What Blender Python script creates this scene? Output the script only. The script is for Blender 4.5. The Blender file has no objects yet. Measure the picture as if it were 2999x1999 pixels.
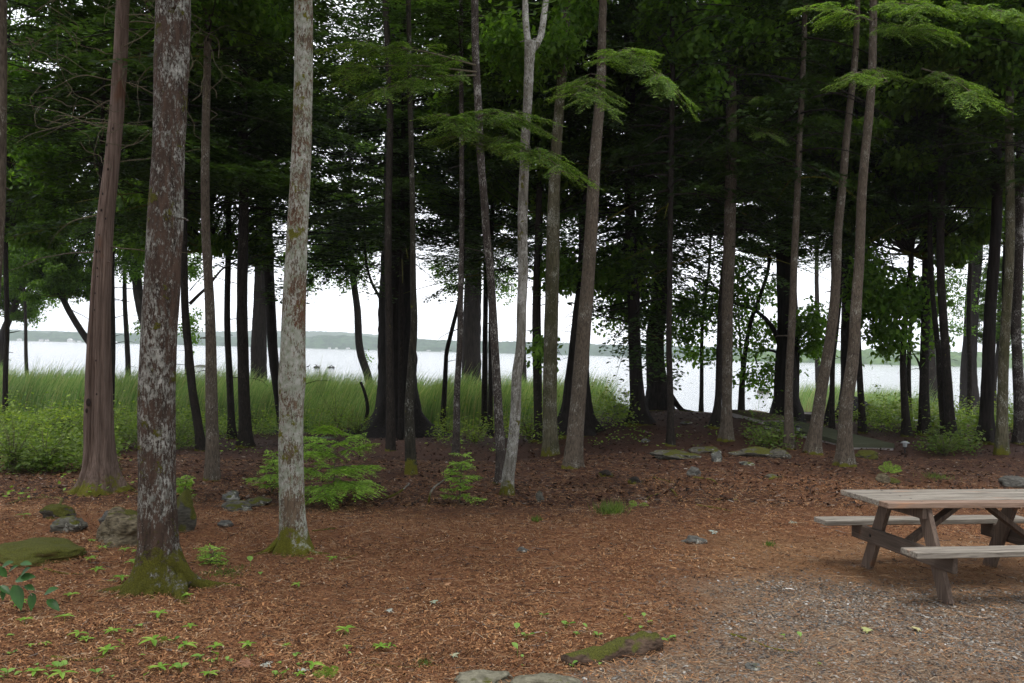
import bpy, math, random
import numpy as np
from mathutils import Vector, Matrix, noise as mnoise
C = bpy.context.scene
R = math.radians

# ------------------------------------------------------------------ camera, sky, sun, exposure
F = 2550.0                                   # focal length in pixels of the 2999 x 1999 photograph
CAM = np.array([0.0, 0.0, 1.85])
PITCH, ROLL = math.atan(29.5/F), R(1.49)
_f = np.array([0, math.cos(PITCH), math.sin(PITCH)]); _r0 = np.array([1.0, 0, 0])
_u0 = np.array([0, -math.sin(PITCH), math.cos(PITCH)])
_r = _r0*math.cos(ROLL) + _u0*math.sin(ROLL); _u = _u0*math.cos(ROLL) - _r0*math.sin(ROLL)
cam = bpy.data.objects.new('camera', bpy.data.cameras.new('camera'))
cam.data.sensor_width = 36.0; cam.data.lens = 36.0*F/2999.0
cam.data.clip_start = 0.05; cam.data.clip_end = 9000
M4 = Matrix(((_r[0], _u[0], -_f[0], CAM[0]), (_r[1], _u[1], -_f[1], CAM[1]), (_r[2], _u[2], -_f[2], CAM[2]), (0, 0, 0, 1)))
cam.matrix_world = M4
C.collection.objects.link(cam); C.camera = cam

SUN_EL, SUN_AZ = R(70), R(200)               # from behind the camera, a little to the left (azimuth from +Y clockwise)
w = bpy.data.worlds.new('World'); C.world = w; w.use_nodes = True
nt = w.node_tree; bg = nt.nodes['Background']
sky = nt.nodes.new('ShaderNodeTexSky'); sky.sky_type = 'NISHITA'; sky.sun_disc = False
sky.sun_elevation = SUN_EL; sky.sun_rotation = SUN_AZ; sky.air_density = 1.0; sky.dust_density = 2.0
tc = nt.nodes.new('ShaderNodeTexCoord'); cn = nt.nodes.new('ShaderNodeTexNoise')
cn.inputs['Scale'].default_value = 1.6; cn.inputs['Detail'].default_value = 5
cr = nt.nodes.new('ShaderNodeValToRGB')
cr.color_ramp.elements[0].position = .3; cr.color_ramp.elements[0].color = (10.6, 11.0, 12.0, 1)
cr.color_ramp.elements[1].position = .7; cr.color_ramp.elements[1].color = (12.6, 12.8, 13.2, 1)
mx = nt.nodes.new('ShaderNodeMix'); mx.data_type = 'RGBA'; mx.inputs[0].default_value = .9
nt.links.new(tc.outputs['Generated'], cn.inputs['Vector']); nt.links.new(cn.outputs['Fac'], cr.inputs[0])
nt.links.new(sky.outputs[0], mx.inputs[6]); nt.links.new(cr.outputs[0], mx.inputs[7]); nt.links.new(mx.outputs[2], bg.inputs[0])
bg.inputs[1].default_value = 0.135
sun = bpy.data.objects.new('sun', bpy.data.lights.new('sun', 'SUN'))
sun.data.energy = 1.8; sun.data.angle = R(20); sun.data.color = (1, .97, .92)
sd = Vector((math.sin(SUN_AZ)*math.cos(SUN_EL), math.cos(SUN_AZ)*math.cos(SUN_EL), math.sin(SUN_EL)))
sun.rotation_euler = sd.to_track_quat('Z', 'Y').to_euler(); C.collection.objects.link(sun)
C.view_settings.view_transform = 'Standard'; C.view_settings.look = 'None'
C.view_settings.exposure = 0.2; C.view_settings.gamma = 1.0; C.view_settings.use_curve_mapping = False
C.cycles.max_bounces = 6; C.cycles.diffuse_bounces = 3; C.cycles.glossy_bounces = 2; C.cycles.transmission_bounces = 3
C.cycles.volume_bounces = 0; C.cycles.use_denoising = True; C.cycles.sample_clamp_indirect = 6

# ------------------------------------------------------------------ numbers
def hsh(ix, iy, s):
    v = np.sin(ix*127.1 + iy*311.7 + s*74.7)*43758.5453
    return v - np.floor(v)
def vn(x, y, s=0, wrap=None):
    x = np.asarray(x, float); y = np.asarray(y, float)
    ix = np.floor(x); iy = np.floor(y); fx = x-ix; fy = y-iy
    fx = fx*fx*(3-2*fx); fy = fy*fy*(3-2*fy)
    a = ix if wrap is None else np.mod(ix, wrap); b = ix+1 if wrap is None else np.mod(ix+1, wrap)
    return (hsh(a, iy, s)*(1-fx)*(1-fy) + hsh(b, iy, s)*fx*(1-fy) + hsh(a, iy+1, s)*(1-fx)*fy + hsh(b, iy+1, s)*fx*fy)
def fbm(x, y, s=0, o=4):
    t = 0; a = .5
    for k in range(o):
        t = t + a*(vn(x, y, s+k)-.5)*2; x = np.asarray(x)*2.03+11; y = np.asarray(y)*2.03+7; a *= .5
    return t
def ss(a, b, x):
    t = np.clip((np.asarray(x, float)-a)/(b-a), 0, 1); return t*t*(3-2*t)
WATER = -1.25
def ground_z(x, y):
    x = np.asarray(x, float); y = np.asarray(y, float)
    p = -1.15*ss(9, 33, y) - 1.1*ss(33, 42, y)
    p = p - .13*ss(8.8, 10.5, y)*(1-ss(-1, 3, x))
    kn = 1-(1-np.exp(-((x-5.5)/4.8)**2))*(1-.80*ss(8, 12, x))
    p = p + 1.05*kn*ss(13, 26, y)*(1-ss(32, 36, y))
    p = p + .22*np.exp(-(((x+3.3)/2.2)**2+((y-22.5)/2.5)**2))
    amp = .03 + .09*ss(8, 14, y)
    return p + amp*fbm(x*.45, y*.45, 3) + .012*fbm(x*2.2, y*2.2, 9, 3)
def ray(px, py):
    return _f + _r*((px-1499.5)/F) + _u*((999.5-py)/F)
def at(px, py, d):
    v = ray(px, py); return CAM + v*(d/v[1])
def on_plane(px, py, z):
    v = ray(px, py); return CAM + v*((z-CAM[2])/v[2])
def on_ground(px, py):
    v = ray(px, py); t = np.arange(2.0, 60.0, .02); P = CAM + np.outer(t, v)
    k = np.argmax(P[:, 2] < ground_z(P[:, 0], P[:, 1]))
    if k == 0: k = len(t)-1
    return P[k]

# ------------------------------------------------------------------ mesh building
class MB:
    def __init__(s): s.v = []; s.q = []; s.t = []; s.n = 0
    def add(s, V, Q=None, T=None):
        V = np.asarray(V, float).reshape(-1, 3)
        s.v.append(V)
        if Q is not None and len(Q): s.q.append(np.asarray(Q, int)+s.n)
        if T is not None and len(T): s.t.append(np.asarray(T, int)+s.n)
        s.n += len(V)
    def build(s, name, mat, parent=None, origin=(0, 0, 0), smooth=False):
        V = np.concatenate(s.v) - np.asarray(origin, float)
        me = bpy.data.meshes.new(name); me.vertices.add(len(V)); me.vertices.foreach_set('co', V.astype(np.float32).ravel())
        Q = np.concatenate(s.q) if s.q else np.zeros((0, 4), int); T = np.concatenate(s.t) if s.t else np.zeros((0, 3), int)
        li = np.concatenate([Q.ravel(), T.ravel()]); me.loops.add(len(li)); me.loops.foreach_set('vertex_index', li.astype(np.int32))
        ls = np.concatenate([np.arange(len(Q))*4, len(Q)*4+np.arange(len(T))*3])
        me.polygons.add(len(Q)+len(T)); me.polygons.foreach_set('loop_start', ls.astype(np.int32))
        me.polygons.foreach_set('use_smooth', np.full(len(ls), smooth, bool))
        me.update(calc_edges=True); me.validate()
        if mat: me.materials.append(mat)
        o = bpy.data.objects.new(name, me); C.collection.objects.link(o)
        if parent: o.parent = parent
        else: o.location = origin
        return o
def frames(P):
    P = np.asarray(P, float); T = np.gradient(P, axis=0); T /= np.linalg.norm(T, axis=1)[:, None]+1e-9
    ref = np.array([0, 1.0, 0]) if abs(T[0][1]) < .8 else np.array([1.0, 0, 0])
    A = np.cross(ref, T); A /= np.linalg.norm(A, axis=1)[:, None]+1e-9
    B = np.cross(T, A); return T, A, B
def tube(mb, P, r, n=6, cap=True, disp=None):
    P = np.asarray(P, float); m = len(P); r = np.broadcast_to(np.asarray(r, float), (m,))
    T, A, B = frames(P); th = np.arange(n)/n*2*np.pi
    rr = r[:, None]*np.ones(n)
    if disp is not None: rr = rr*disp
    V = P[:, None]+rr[..., None]*(np.cos(th)[None, :, None]*A[:, None]+np.sin(th)[None, :, None]*B[:, None])
    i = np.arange(m-1)[:, None]*n; j = np.arange(n)[None]; k = (j+1) % n
    Q = np.stack([i+j, i+k, i+n+k, i+n+j], -1).reshape(-1, 4)
    V = V.reshape(-1, 3); tr = []
    if cap:
        V = np.vstack([V, P[0], P[-1]]); a = m*n
        for q in range(n):
            tr.append((a, (q+1) % n, q)); tr.append((a+1, (m-1)*n+q, (m-1)*n+(q+1) % n))
    mb.add(V, Q, tr)
def curve(P, n):
    P = np.asarray(P, float); m = len(P)
    if m == 2: t = np.linspace(0, 1, n)[:, None]; return P[0]*(1-t)+P[1]*t
    d = np.r_[0, np.cumsum(np.linalg.norm(np.diff(P, axis=0), axis=1))]; u = np.linspace(0, d[-1], n)
    S = np.gradient(P, d, axis=0); k = np.clip(np.searchsorted(d, u, 'right')-1, 0, m-2); h = d[k+1]-d[k]; t = ((u-d[k])/h)[:, None]; h = h[:, None]
    return (2*t**3-3*t**2+1)*P[k]+(t**3-2*t**2+t)*h*S[k]+(-2*t**3+3*t**2)*P[k+1]+(t**3-t**2)*h*S[k+1]
def box(mb, c, sx, sy, sz, ux=(1, 0, 0), uy=(0, 1, 0), uz=(0, 0, 1)):
    c = np.asarray(c, float); ux, uy, uz = [np.asarray(a, float) for a in (ux, uy, uz)]; V = []
    for a in (-1, 1):
        for b in (-1, 1):
            for d in (-1, 1): V.append(c+ux*a*sx/2+uy*b*sy/2+uz*d*sz/2)
    mb.add(V, [(0, 1, 3, 2), (4, 6, 7, 5), (0, 4, 5, 1), (2, 3, 7, 6), (0, 2, 6, 4), (1, 5, 7, 3)])
def tag(o, label=None, cat=None, group=None, kind=None):
    if label: o['label'] = label
    if cat: o['category'] = cat
    if group: o['group'] = group
    if kind: o['kind'] = kind
    return o
def empty(name, loc, label=None, cat=None, group=None):
    o = bpy.data.objects.new(name, None); o.empty_display_size = .2; C.collection.objects.link(o); o.location = loc
    return tag(o, label, cat, group)

# ------------------------------------------------------------------ materials
class NT:
    def __init__(s, name):
        s.m = bpy.data.materials.new(name); s.m.use_nodes = True; s.t = s.m.node_tree
        s.b = s.t.nodes['Principled BSDF']; s.out = s.t.nodes['Material Output']; s.tc = None
    def n(s, ty, **k):
        o = s.t.nodes.new(ty)
        for a, v in k.items():
            if hasattr(o, a): setattr(o, a, v)
        return o
    def l(s, a, b): s.t.links.new(a, b)
    def co(s, scale=(1, 1, 1), kind='Object', rot=(0, 0, 0)):
        if s.tc is None: s.tc = s.n('ShaderNodeTexCoord')
        m = s.n('ShaderNodeMapping'); m.inputs['Scale'].default_value = scale; m.inputs['Rotation'].default_value = rot
        s.l(s.tc.outputs[kind], m.inputs[0]); return m.outputs[0]
    def noise(s, co, sc, det=4, rough=.55, dist=0):
        o = s.n('ShaderNodeTexNoise'); o.inputs['Scale'].default_value = sc; o.inputs['Detail'].default_value = det
        o.inputs['Roughness'].default_value = rough; o.inputs['Distortion'].default_value = dist; s.l(co, o.inputs['Vector']); return o.outputs['Fac']
    def vor(s, co, sc, feat='F1', out='Distance', rnd=1):
        o = s.n('ShaderNodeTexVoronoi', feature=feat); o.inputs['Scale'].default_value = sc; o.inputs['Randomness'].default_value = rnd
        s.l(co, o.inputs['Vector']); return o.outputs[out]
    def ramp(s, f, st):
        o = s.n('ShaderNodeValToRGB'); e = o.color_ramp.elements
        while len(e) < len(st): e.new(.5)
        for k, (p, c) in enumerate(st):
            e[k].position = p; e[k].color = (c, c, c, 1) if isinstance(c, (int, float)) else tuple(c)+(1,)
        s.l(f, o.inputs[0]); return o.outputs[0]
    def mix(s, f, a, b, mode='MIX'):
        o = s.n('ShaderNodeMix', data_type='RGBA', blend_type=mode)
        for sk, v in ((o.inputs[0], f), (o.inputs[6], a), (o.inputs[7], b)):
            if isinstance(v, (int, float)): sk.default_value = v if sk == o.inputs[0] else (v, v, v, 1)
            elif isinstance(v, tuple): sk.default_value = v+(1,)
            else: s.l(v, sk)
        return o.outputs[2]
    def math(s, op, a, b=0.0):
        o = s.n('ShaderNodeMath', operation=op)
        for sk, v in ((o.inputs[0], a), (o.inputs[1], b)):
            if isinstance(v, (int, float)): sk.default_value = v
            else: s.l(v, sk)
        return o.outputs[0]
    def done(s, col, rough=.85, bump=None, bs=.5, bd=.01, spec=.3):
        if isinstance(col, tuple): s.b.inputs['Base Color'].default_value = col+(1,)
        else: s.l(col, s.b.inputs['Base Color'])
        if isinstance(rough, (int, float)): s.b.inputs['Roughness'].default_value = rough
        else: s.l(rough, s.b.inputs['Roughness'])
        s.b.inputs['Specular IOR Level'].default_value = spec
        if bump is not None:
            o = s.n('ShaderNodeBump'); o.inputs['Strength'].default_value = bs; o.inputs['Distance'].default_value = bd
            s.l(bump, o.inputs['Height']); s.l(o.outputs[0], s.b.inputs['Normal'])
        return s.m
def leaf_mat(name, cols, trans=.35, noise_sc=1.2, rough=.5):
    m = NT(name); g = m.n('ShaderNodeNewGeometry'); rp = m.ramp(g.outputs['Random Per Island'], [(k/(len(cols)-1), c) for k, c in enumerate(cols)])
    nz = m.noise(m.co(), noise_sc, 2); col = m.mix(m.ramp(nz, [(.35, 0.0), (.65, 1.0)]), m.mix(1.0, rp, .62, 'MULTIPLY'), rp)
    d = m.b; m.l(col, d.inputs['Base Color']); d.inputs['Roughness'].default_value = rough; d.inputs['Specular IOR Level'].default_value = .25
    tr = m.n('ShaderNodeBsdfTranslucent'); tcol = m.mix(1.0, col, (1.25, 1.35, .55), 'MULTIPLY'); m.l(tcol, tr.inputs[0])
    ms = m.n('ShaderNodeMixShader'); ms.inputs[0].default_value = trans; m.l(d.outputs[0], ms.inputs[1]); m.l(tr.outputs[0], ms.inputs[2])
    m.l(ms.outputs[0], m.out.inputs[0]); return m.m
def island_mat(name, stops, rough=.8, bumpsc=0, spec=.3):
    m = NT(name); g = m.n('ShaderNodeNewGeometry'); rp = m.ramp(g.outputs['Random Per Island'], stops)
    nz = m.noise(m.co(), 60, 3); col = m.mix(m.ramp(nz, [(.3, .0), (.7, 1.0)]), m.mix(1.0, rp, .7, 'MULTIPLY'), rp)
    bn = m.noise(m.co(), 1.1, 4, .6); col = m.mix(m.ramp(bn, [(.40, .85), (.60, 0.)]), col, m.mix(1.0, col, (.62, .58, .56), 'MULTIPLY'))
    return m.done(col, rough, nz if bumpsc else None, .5, bumpsc or .01, spec)
def bark(name, dark, light, furrow=24, zs=.16, bd=.02, bs=.8, lichen=None, lamt=0.0, lsc=9, moss=0.0, moss_h=.35, moss_col=(.115, .115, .016), patch_col=None, pamt=0., rough=.9, lz=.55):
    m = NT(name); co = m.co(); cf = m.co((1, 1, zs))
    f1 = m.noise(cf, furrow, 5, .62, .4); f2 = m.noise(co, 55, 3); big = m.noise(co, 2.3, 3)
    ht = m.math('ADD', f1, m.math('MULTIPLY', f2, .25))
    col = m.mix(m.ramp(f1, [(.33, 0.), (.62, 1.)]), dark, light)
    col = m.mix(m.ramp(big, [(.35, 0.), (.65, .5)]), col, m.mix(1.0, col, .6, 'MULTIPLY'))
    if patch_col:
        col = m.mix(m.ramp(m.noise(m.co((1, 1, .5)), 3.2, 3), [(.62-pamt*.3, 0.), (.70-pamt*.3, 1.)]), col, m.mix(m.ramp(f1, [(.3, 0.), (.7, 1.)]), m.mix(1.0, patch_col, .5, 'MULTIPLY'), patch_col))
    if lichen:
        n1 = m.noise(m.co((1, 1, lz)), lsc, 6, .7); n2 = m.noise(m.co((1, 1, .36)), 62, 5, .85); n3 = m.noise(co, 3.1, 2)
        s = m.math('ADD', m.math('ADD', m.math('MULTIPLY', n1, .24), m.math('MULTIPLY', n2, .76)), m.math('MULTIPLY', m.math('SUBTRACT', n3, .5), .36))
        k = m.ramp(s, [(.56-.14*lamt, 0.), (.60-.14*lamt, 1.)])
        col = m.mix(k, col, m.mix(m.ramp(m.noise(co, 20, 3), [(.35, 0.), (.65, 1.)]), lichen[0], lichen[1])); ht = m.math('ADD', ht, m.math('MULTIPLY', k, .15))
    if moss > 0:
        mn = m.noise(co, 5.5, 5, .7); mk = m.ramp(mn, [(.70-.12*moss, 0.), (.745-.12*moss, 1.)])
        sx = m.n('ShaderNodeSeparateXYZ'); m.l(m.tc.outputs['Object'], sx.inputs[0])
        zz = m.math('ADD', m.math('MULTIPLY', sx.outputs[2], 1.0/max(moss_h, .01)), m.math('MULTIPLY', m.math('SUBTRACT', m.noise(co, 6, 6, .75), .5), 5.0))
        mk = m.math('MAXIMUM', mk, m.ramp(zz, [(.6, 1.), (1.15, 0.)]))
        mf = m.noise(co, 130, 3, .7)
        mc = m.mix(m.ramp(mf, [(.3, 0.), (.7, 1.)]), m.mix(1., moss_col, .45, 'MULTIPLY'), m.mix(m.noise(co, 9, 2), moss_col, (moss_col[0]*1.7, moss_col[1]*1.6, moss_col[2])))
        col = m.mix(mk, col, mc); ht = m.math('ADD', ht, m.math('MULTIPLY', mk, m.math('MULTIPLY', mf, .9)))
    return m.done(col, rough, ht, bs, bd, .2)
B_BIG = bark('bark_reddish_lichen', (.026, .018, .013), (.088, .056, .040), 24, .14, .03, 1.0, ((.17, .17, .145), (.36, .355, .32)), .36, 15, .85, .30)
B_PALE = bark('bark_pale_lichen', (.06, .042, .03), (.16, .115, .075), 30, .3, .010, .6, ((.20, .225, .16), (.37, .37, .33)), .62, 6, .85, .2, patch_col=(.13, .065, .035), pamt=.4)
B_MID = bark('bark_forked_pale', (.07, .06, .045), (.25, .235, .20), 34, .10, .016, .9, ((.28, .275, .24), (.42, .41, .38)), .42, 10, .9, .16)
B_CEDAR = bark('bark_cedar', (.065, .042, .032), (.17, .122, .098), 46, .035, .012, .8, None, 0, 9, .04, .17, patch_col=(.13, .07, .045), pamt=.0)
B_SPRUCE = bark('bark_grey_brown', (.05, .038, .028), (.125, .10, .075), 40, .30, .010, .7, ((.22, .21, .17), (.30, .29, .25)), -.05, 30, .1, .05)
B_SPECK = bark('bark_speckled', (.022, .017, .015), (.07, .056, .047), 34, .3, .010, .7, ((.24, .23, .21), (.36, .35, .32)), .08, 46, .1, .04)
B_GREEN = bark('bark_green_lichen', (.05, .045, .025), (.14, .125, .08), 30, .2, .012, .7, ((.26, .26, .20), (.36, .36, .32)), .0, 9, .3, .15, patch_col=(.085, .08, .04), pamt=.4)
B_OLIVE = bark('bark_olive', (.014, .012, .009), (.042, .038, .026), 30, .2, .012, .7, ((.2, .2, .17), (.34, .34, .31)), -.15, 9, .5, .25)
B_DARK = bark('bark_backlit_dark', (.009, .007, .006), (.028, .022, .019), 17, .12, .035, 1.0, None, 0, 9, .05, .04)  # near-black stands in for backlit shade, darker than the bark itself
B_DARKS = bark('bark_backlit_dark_fine', (.010, .0078, .0065), (.034, .027, .022), 38, .25, .010, .7, ((.08, .075, .06), (.12, .11, .09)), -.25, 14, .2, .05)  # finer bark, its colour likewise darkened for trunks against the light
B_TWIG = bark('bark_twig', (.06, .05, .032), (.16, .14, .09), 60, .3, .003, .4)
L_HEM = leaf_mat('foliage_hemlock', [(.022, .045, .013), (.045, .088, .020), (.075, .13, .03)], .44, .5)
L_HEMB = leaf_mat('foliage_hemlock_young', [(.20, .36, .05), (.33, .54, .08), (.46, .66, .13)], .32, 4)  # young growth green, raised further so the saplings look brightly lit
L_BOUGH = leaf_mat('foliage_bough', [(.07, .14, .025), (.13, .24, .04), (.21, .34, .06), (.30, .44, .09)], .38, 3)  # hemlock green lightened to paint the boughs as lit, unlike the crowns
L_MAP = leaf_mat('foliage_broadleaf', [(.06, .12, .02), (.11, .20, .03), (.17, .28, .045)], .6, .6)
L_SHR = leaf_mat('foliage_shrub', [(.15, .25, .04), (.27, .40, .065), (.42, .52, .11)], .5, 1.5)
L_DARKSHR = leaf_mat('foliage_fern_green', [(.09, .15, .035), (.16, .24, .055), (.25, .33, .09)], .5, 1.5)
L_SEED = leaf_mat('leaf_seedling', [(.18, .36, .04), (.26, .44, .06), (.36, .52, .09)], .3, 8)
L_ROUND = leaf_mat('leaf_round_green', [(.12, .28, .04), (.18, .36, .06), (.26, .42, .09)], .3, 8)
L_GLOSS = leaf_mat('leaf_glossy_dark', [(.030, .085, .022), (.05, .13, .035), (.08, .17, .05)], .25, 8, .35)
L_LIT = leaf_mat('foliage_backlit', [(.08, .17, .025), (.14, .27, .04), (.21, .36, .06)], .62, .9)  # brighter copy of the broadleaf green, backlight put into the colour
L_REED = leaf_mat('reed_blade', [(.10, .20, .07), (.18, .31, .13), (.27, .40, .19), (.37, .46, .25), (.58, .53, .34)], .5, .25)
L_STRAW = leaf_mat('reed_straw', [(.3, .26, .14), (.42, .37, .2), (.2, .24, .09)], .3, .5)

# ------------------------------------------------------------------ ground
def gravel_mask(x, y):
    # the gravelled patch fills the right foreground
    px = 1499.5+F*x/np.maximum(y, .1); e = 7.35+.35*fbm(x*1.1, y*1.1, 21)
    right = ss(-.2, .75, x-(.72+(y-5.2)*.22+.5*fbm(x*1.5, y*1.5, 31))+.9*ss(5.6, 4.6, y))
    return right*(1-ss(e-.5, e+.5, y))
def sandy_mask(x, y):
    return ss(0, 1.3, x-.9-.1*(y-6)+.6*fbm(x, y, 41))*(1-ss(8.6, 9.6, y+.4*fbm(x, y, 43)))
gx = np.unique(np.concatenate([np.linspace(-160, -30, 27), np.linspace(-30, -9, 43), np.linspace(-9, 9, 240), np.linspace(9, 30, 43), np.linspace(30, 160, 27)]))
gy = np.unique(np.concatenate([np.linspace(-60, 2, 22), np.linspace(2, 14, 190), np.linspace(14, 46, 130), np.linspace(46, 70, 8)]))
X, Y = np.meshgrid(gx, gy, indexing='ij'); Z = ground_z(X, Y); nx, ny = X.shape
mb = MB(); i = np.arange(nx-1)[:, None]*ny+np.arange(ny-1)[None]
mb.add(np.stack([X, Y, Z], -1), np.stack([i, i+ny, i+ny+1, i+1], -1).reshape(-1, 4))
m = NT('ground_mulch'); co = m.co(kind='Object')
n1 = m.noise(co, 1.1, 5, .6); n2 = m.noise(m.co((1, 2.4, 1), rot=(0, 0, .4)), 34, 5, .7); v1 = m.vor(m.co((1, 1.7, 1), rot=(0, 0, -.5)), 42, 'F1', 'Color'); v2 = m.vor(co, 95, 'F1', 'Color')
red = m.ramp(n2, [(.25, (.03, .013, .007)), (.42, (.13, .055, .025)), (.58, (.27, .118, .052)), (.78, (.45, .235, .11))])
cell = m.n('ShaderNodeSeparateColor'); m.l(v1, cell.inputs[0])
red = m.mix(m.ramp(cell.outputs[0], [(.5, 0.), (.95, .75)]), red, m.ramp(cell.outputs[1], [(0, (.42, .20, .10)), (.5, (.22, .09, .045)), (1, (.05, .022, .014))]))
dk = m.mix(m.ramp(n1, [(.38, 0.), (.62, .55)]), red, m.mix(1., red, (.55, .5, .5), 'MULTIPLY'))
at_g = m.n('ShaderNodeAttribute', attribute_name='gravel'); at_s = m.n('ShaderNodeAttribute', attribute_name='sandy'); at_d = m.n('ShaderNodeAttribute', attribute_name='litter')
c2 = m.n('ShaderNodeSeparateColor'); m.l(v2, c2.inputs[0])
sand = m.ramp(n2, [(.2, (.05, .028, .015)), (.5, (.20, .105, .05)), (.8, (.38, .23, .12))])
grav = m.ramp(c2.outputs[0], [(0, (.05, .042, .036)), (.35, (.15, .11, .08)), (.65, (.20, .145, .095)), (1, (.33, .28, .22))])
grav = m.mix(m.ramp(n2, [(.3, .75), (.6, .0)]), grav, sand)
lit = m.mix(m.ramp(n2, [(.3, 0.), (.7, 1.)]), (.016, .009, .006), (.10, .042, .024))  # leaf litter brown, darkened further to stand in for forest shade
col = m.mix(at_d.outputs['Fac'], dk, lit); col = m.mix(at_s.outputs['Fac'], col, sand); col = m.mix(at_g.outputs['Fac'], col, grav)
hh = m.math('ADD', m.math('MULTIPLY', n2, .6), m.math('MULTIPLY', cell.outputs[2], .5))
G_MAT = m.done(col, .9, hh, .9, .02, .2)
g = mb.build('ground', G_MAT, smooth=True); tag(g, kind='structure')
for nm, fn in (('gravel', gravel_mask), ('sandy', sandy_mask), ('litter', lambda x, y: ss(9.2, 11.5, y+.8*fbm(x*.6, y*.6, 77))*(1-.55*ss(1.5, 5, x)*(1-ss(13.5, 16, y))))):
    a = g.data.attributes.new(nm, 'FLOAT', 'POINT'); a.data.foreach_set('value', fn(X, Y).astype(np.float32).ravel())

# lake
m = NT('lake_water'); c = m.co((1, 1, 1)); a = m.noise(m.co((1, .45, 1)), 1.1, 5, .62); b = m.noise(m.co((.35, 1, 1)), .35, 4)
m.b.inputs['IOR'].default_value = 1.33; m.b.inputs['Base Color'].default_value = (.045, .06, .07, 1); m.b.inputs['Roughness'].default_value = .09
bp = m.n('ShaderNodeBump'); bp.inputs['Strength'].default_value = .55; bp.inputs['Distance'].default_value = .22; m.l(m.math('ADD', a, b), bp.inputs['Height']); m.l(bp.outputs[0], m.b.inputs['Normal'])
mb = MB(); mb.add([(-5000, 28, WATER), (5000, 28, WATER), (5000, 5000, WATER), (-5000, 5000, WATER)], [(0, 1, 2, 3)])
tag(mb.build('lake_water', m.m), kind='structure')
# far shore
def far_strip(name, p0, p1, dist, prof, seed, mat, depth=160, n=900):
    px = np.linspace(p0, p1, n); k = 26; V = np.zeros((n, k, 3)); dd = dist(px) if callable(dist) else np.full(n, float(dist))
    xr = (px-1499.5)/F
    for j in range(k):
        t = j/(k-1); d = dd+depth*t; V[:, j, 0] = xr*d; V[:, j, 1] = d
        hgt = prof(px)*(np.sin(min(t*4.0, 1)*np.pi/2)**.7 if t < .25 else 1.0)
        if t > .6: hgt = hgt*(1-(t-.6)/.4*.9)
        V[:, j, 2] = WATER-.3+np.maximum(hgt, .4)*(1+.0*t)+(4.2*fbm(V[:, j, 0]*.05, V[:, j, 1]*.05, seed, 3)+2.2*fbm(V[:, j, 0]*.3, V[:, j, 1]*.3, seed+5, 2))*min(1, t*5)
    V[:, 0, 2] = WATER-.5
    mbb = MB(); i = np.arange(n-1)[:, None]*k+np.arange(k-1)[None]; mbb.add(V, np.stack([i, i+k, i+k+1, i+1], -1).reshape(-1, 4))
    return mbb.build(name, mat, smooth=False)
def far_mat(nm, a, b):
    m = NT(nm); nz = m.noise(m.co((1, 1, 1.5)), .12, 5, .65); return m.done(m.mix(m.ramp(nz, [(.38, 0.), (.62, 1.)]), a, b), .95, None, spec=.1)
FM = far_mat('far_forest', (.018, .042, .030), (.055, .105, .055)); FM2 = far_mat('near_point_forest', (.03, .065, .02), (.09, .155, .04))
tag(far_strip('far_forest', -1700, 2600, 1500, lambda p: 15+5*np.exp(-((p-1050)/260)**2)+6*vn(p*.004, 0, 5), 3, FM), 'hazy blue green wooded shore across the lake behind the trees', 'forest', kind='stuff')
tag(far_strip('far_hills', -2600, 2400, 2400, lambda p: 20+20*np.exp(-((p-900)/420)**2)+10*vn(p*.003, 0, 8), 11, FM, 300), kind='structure')
tag(far_strip('wooded_point', 2080, 4700, 880, lambda p: 12.5*ss(2080, 2350, p)+2.2*vn(p*.006, 0, 2), 5, FM2, 120), 'light green wooded point across the lake at the right', 'forest', kind='stuff')

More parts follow.
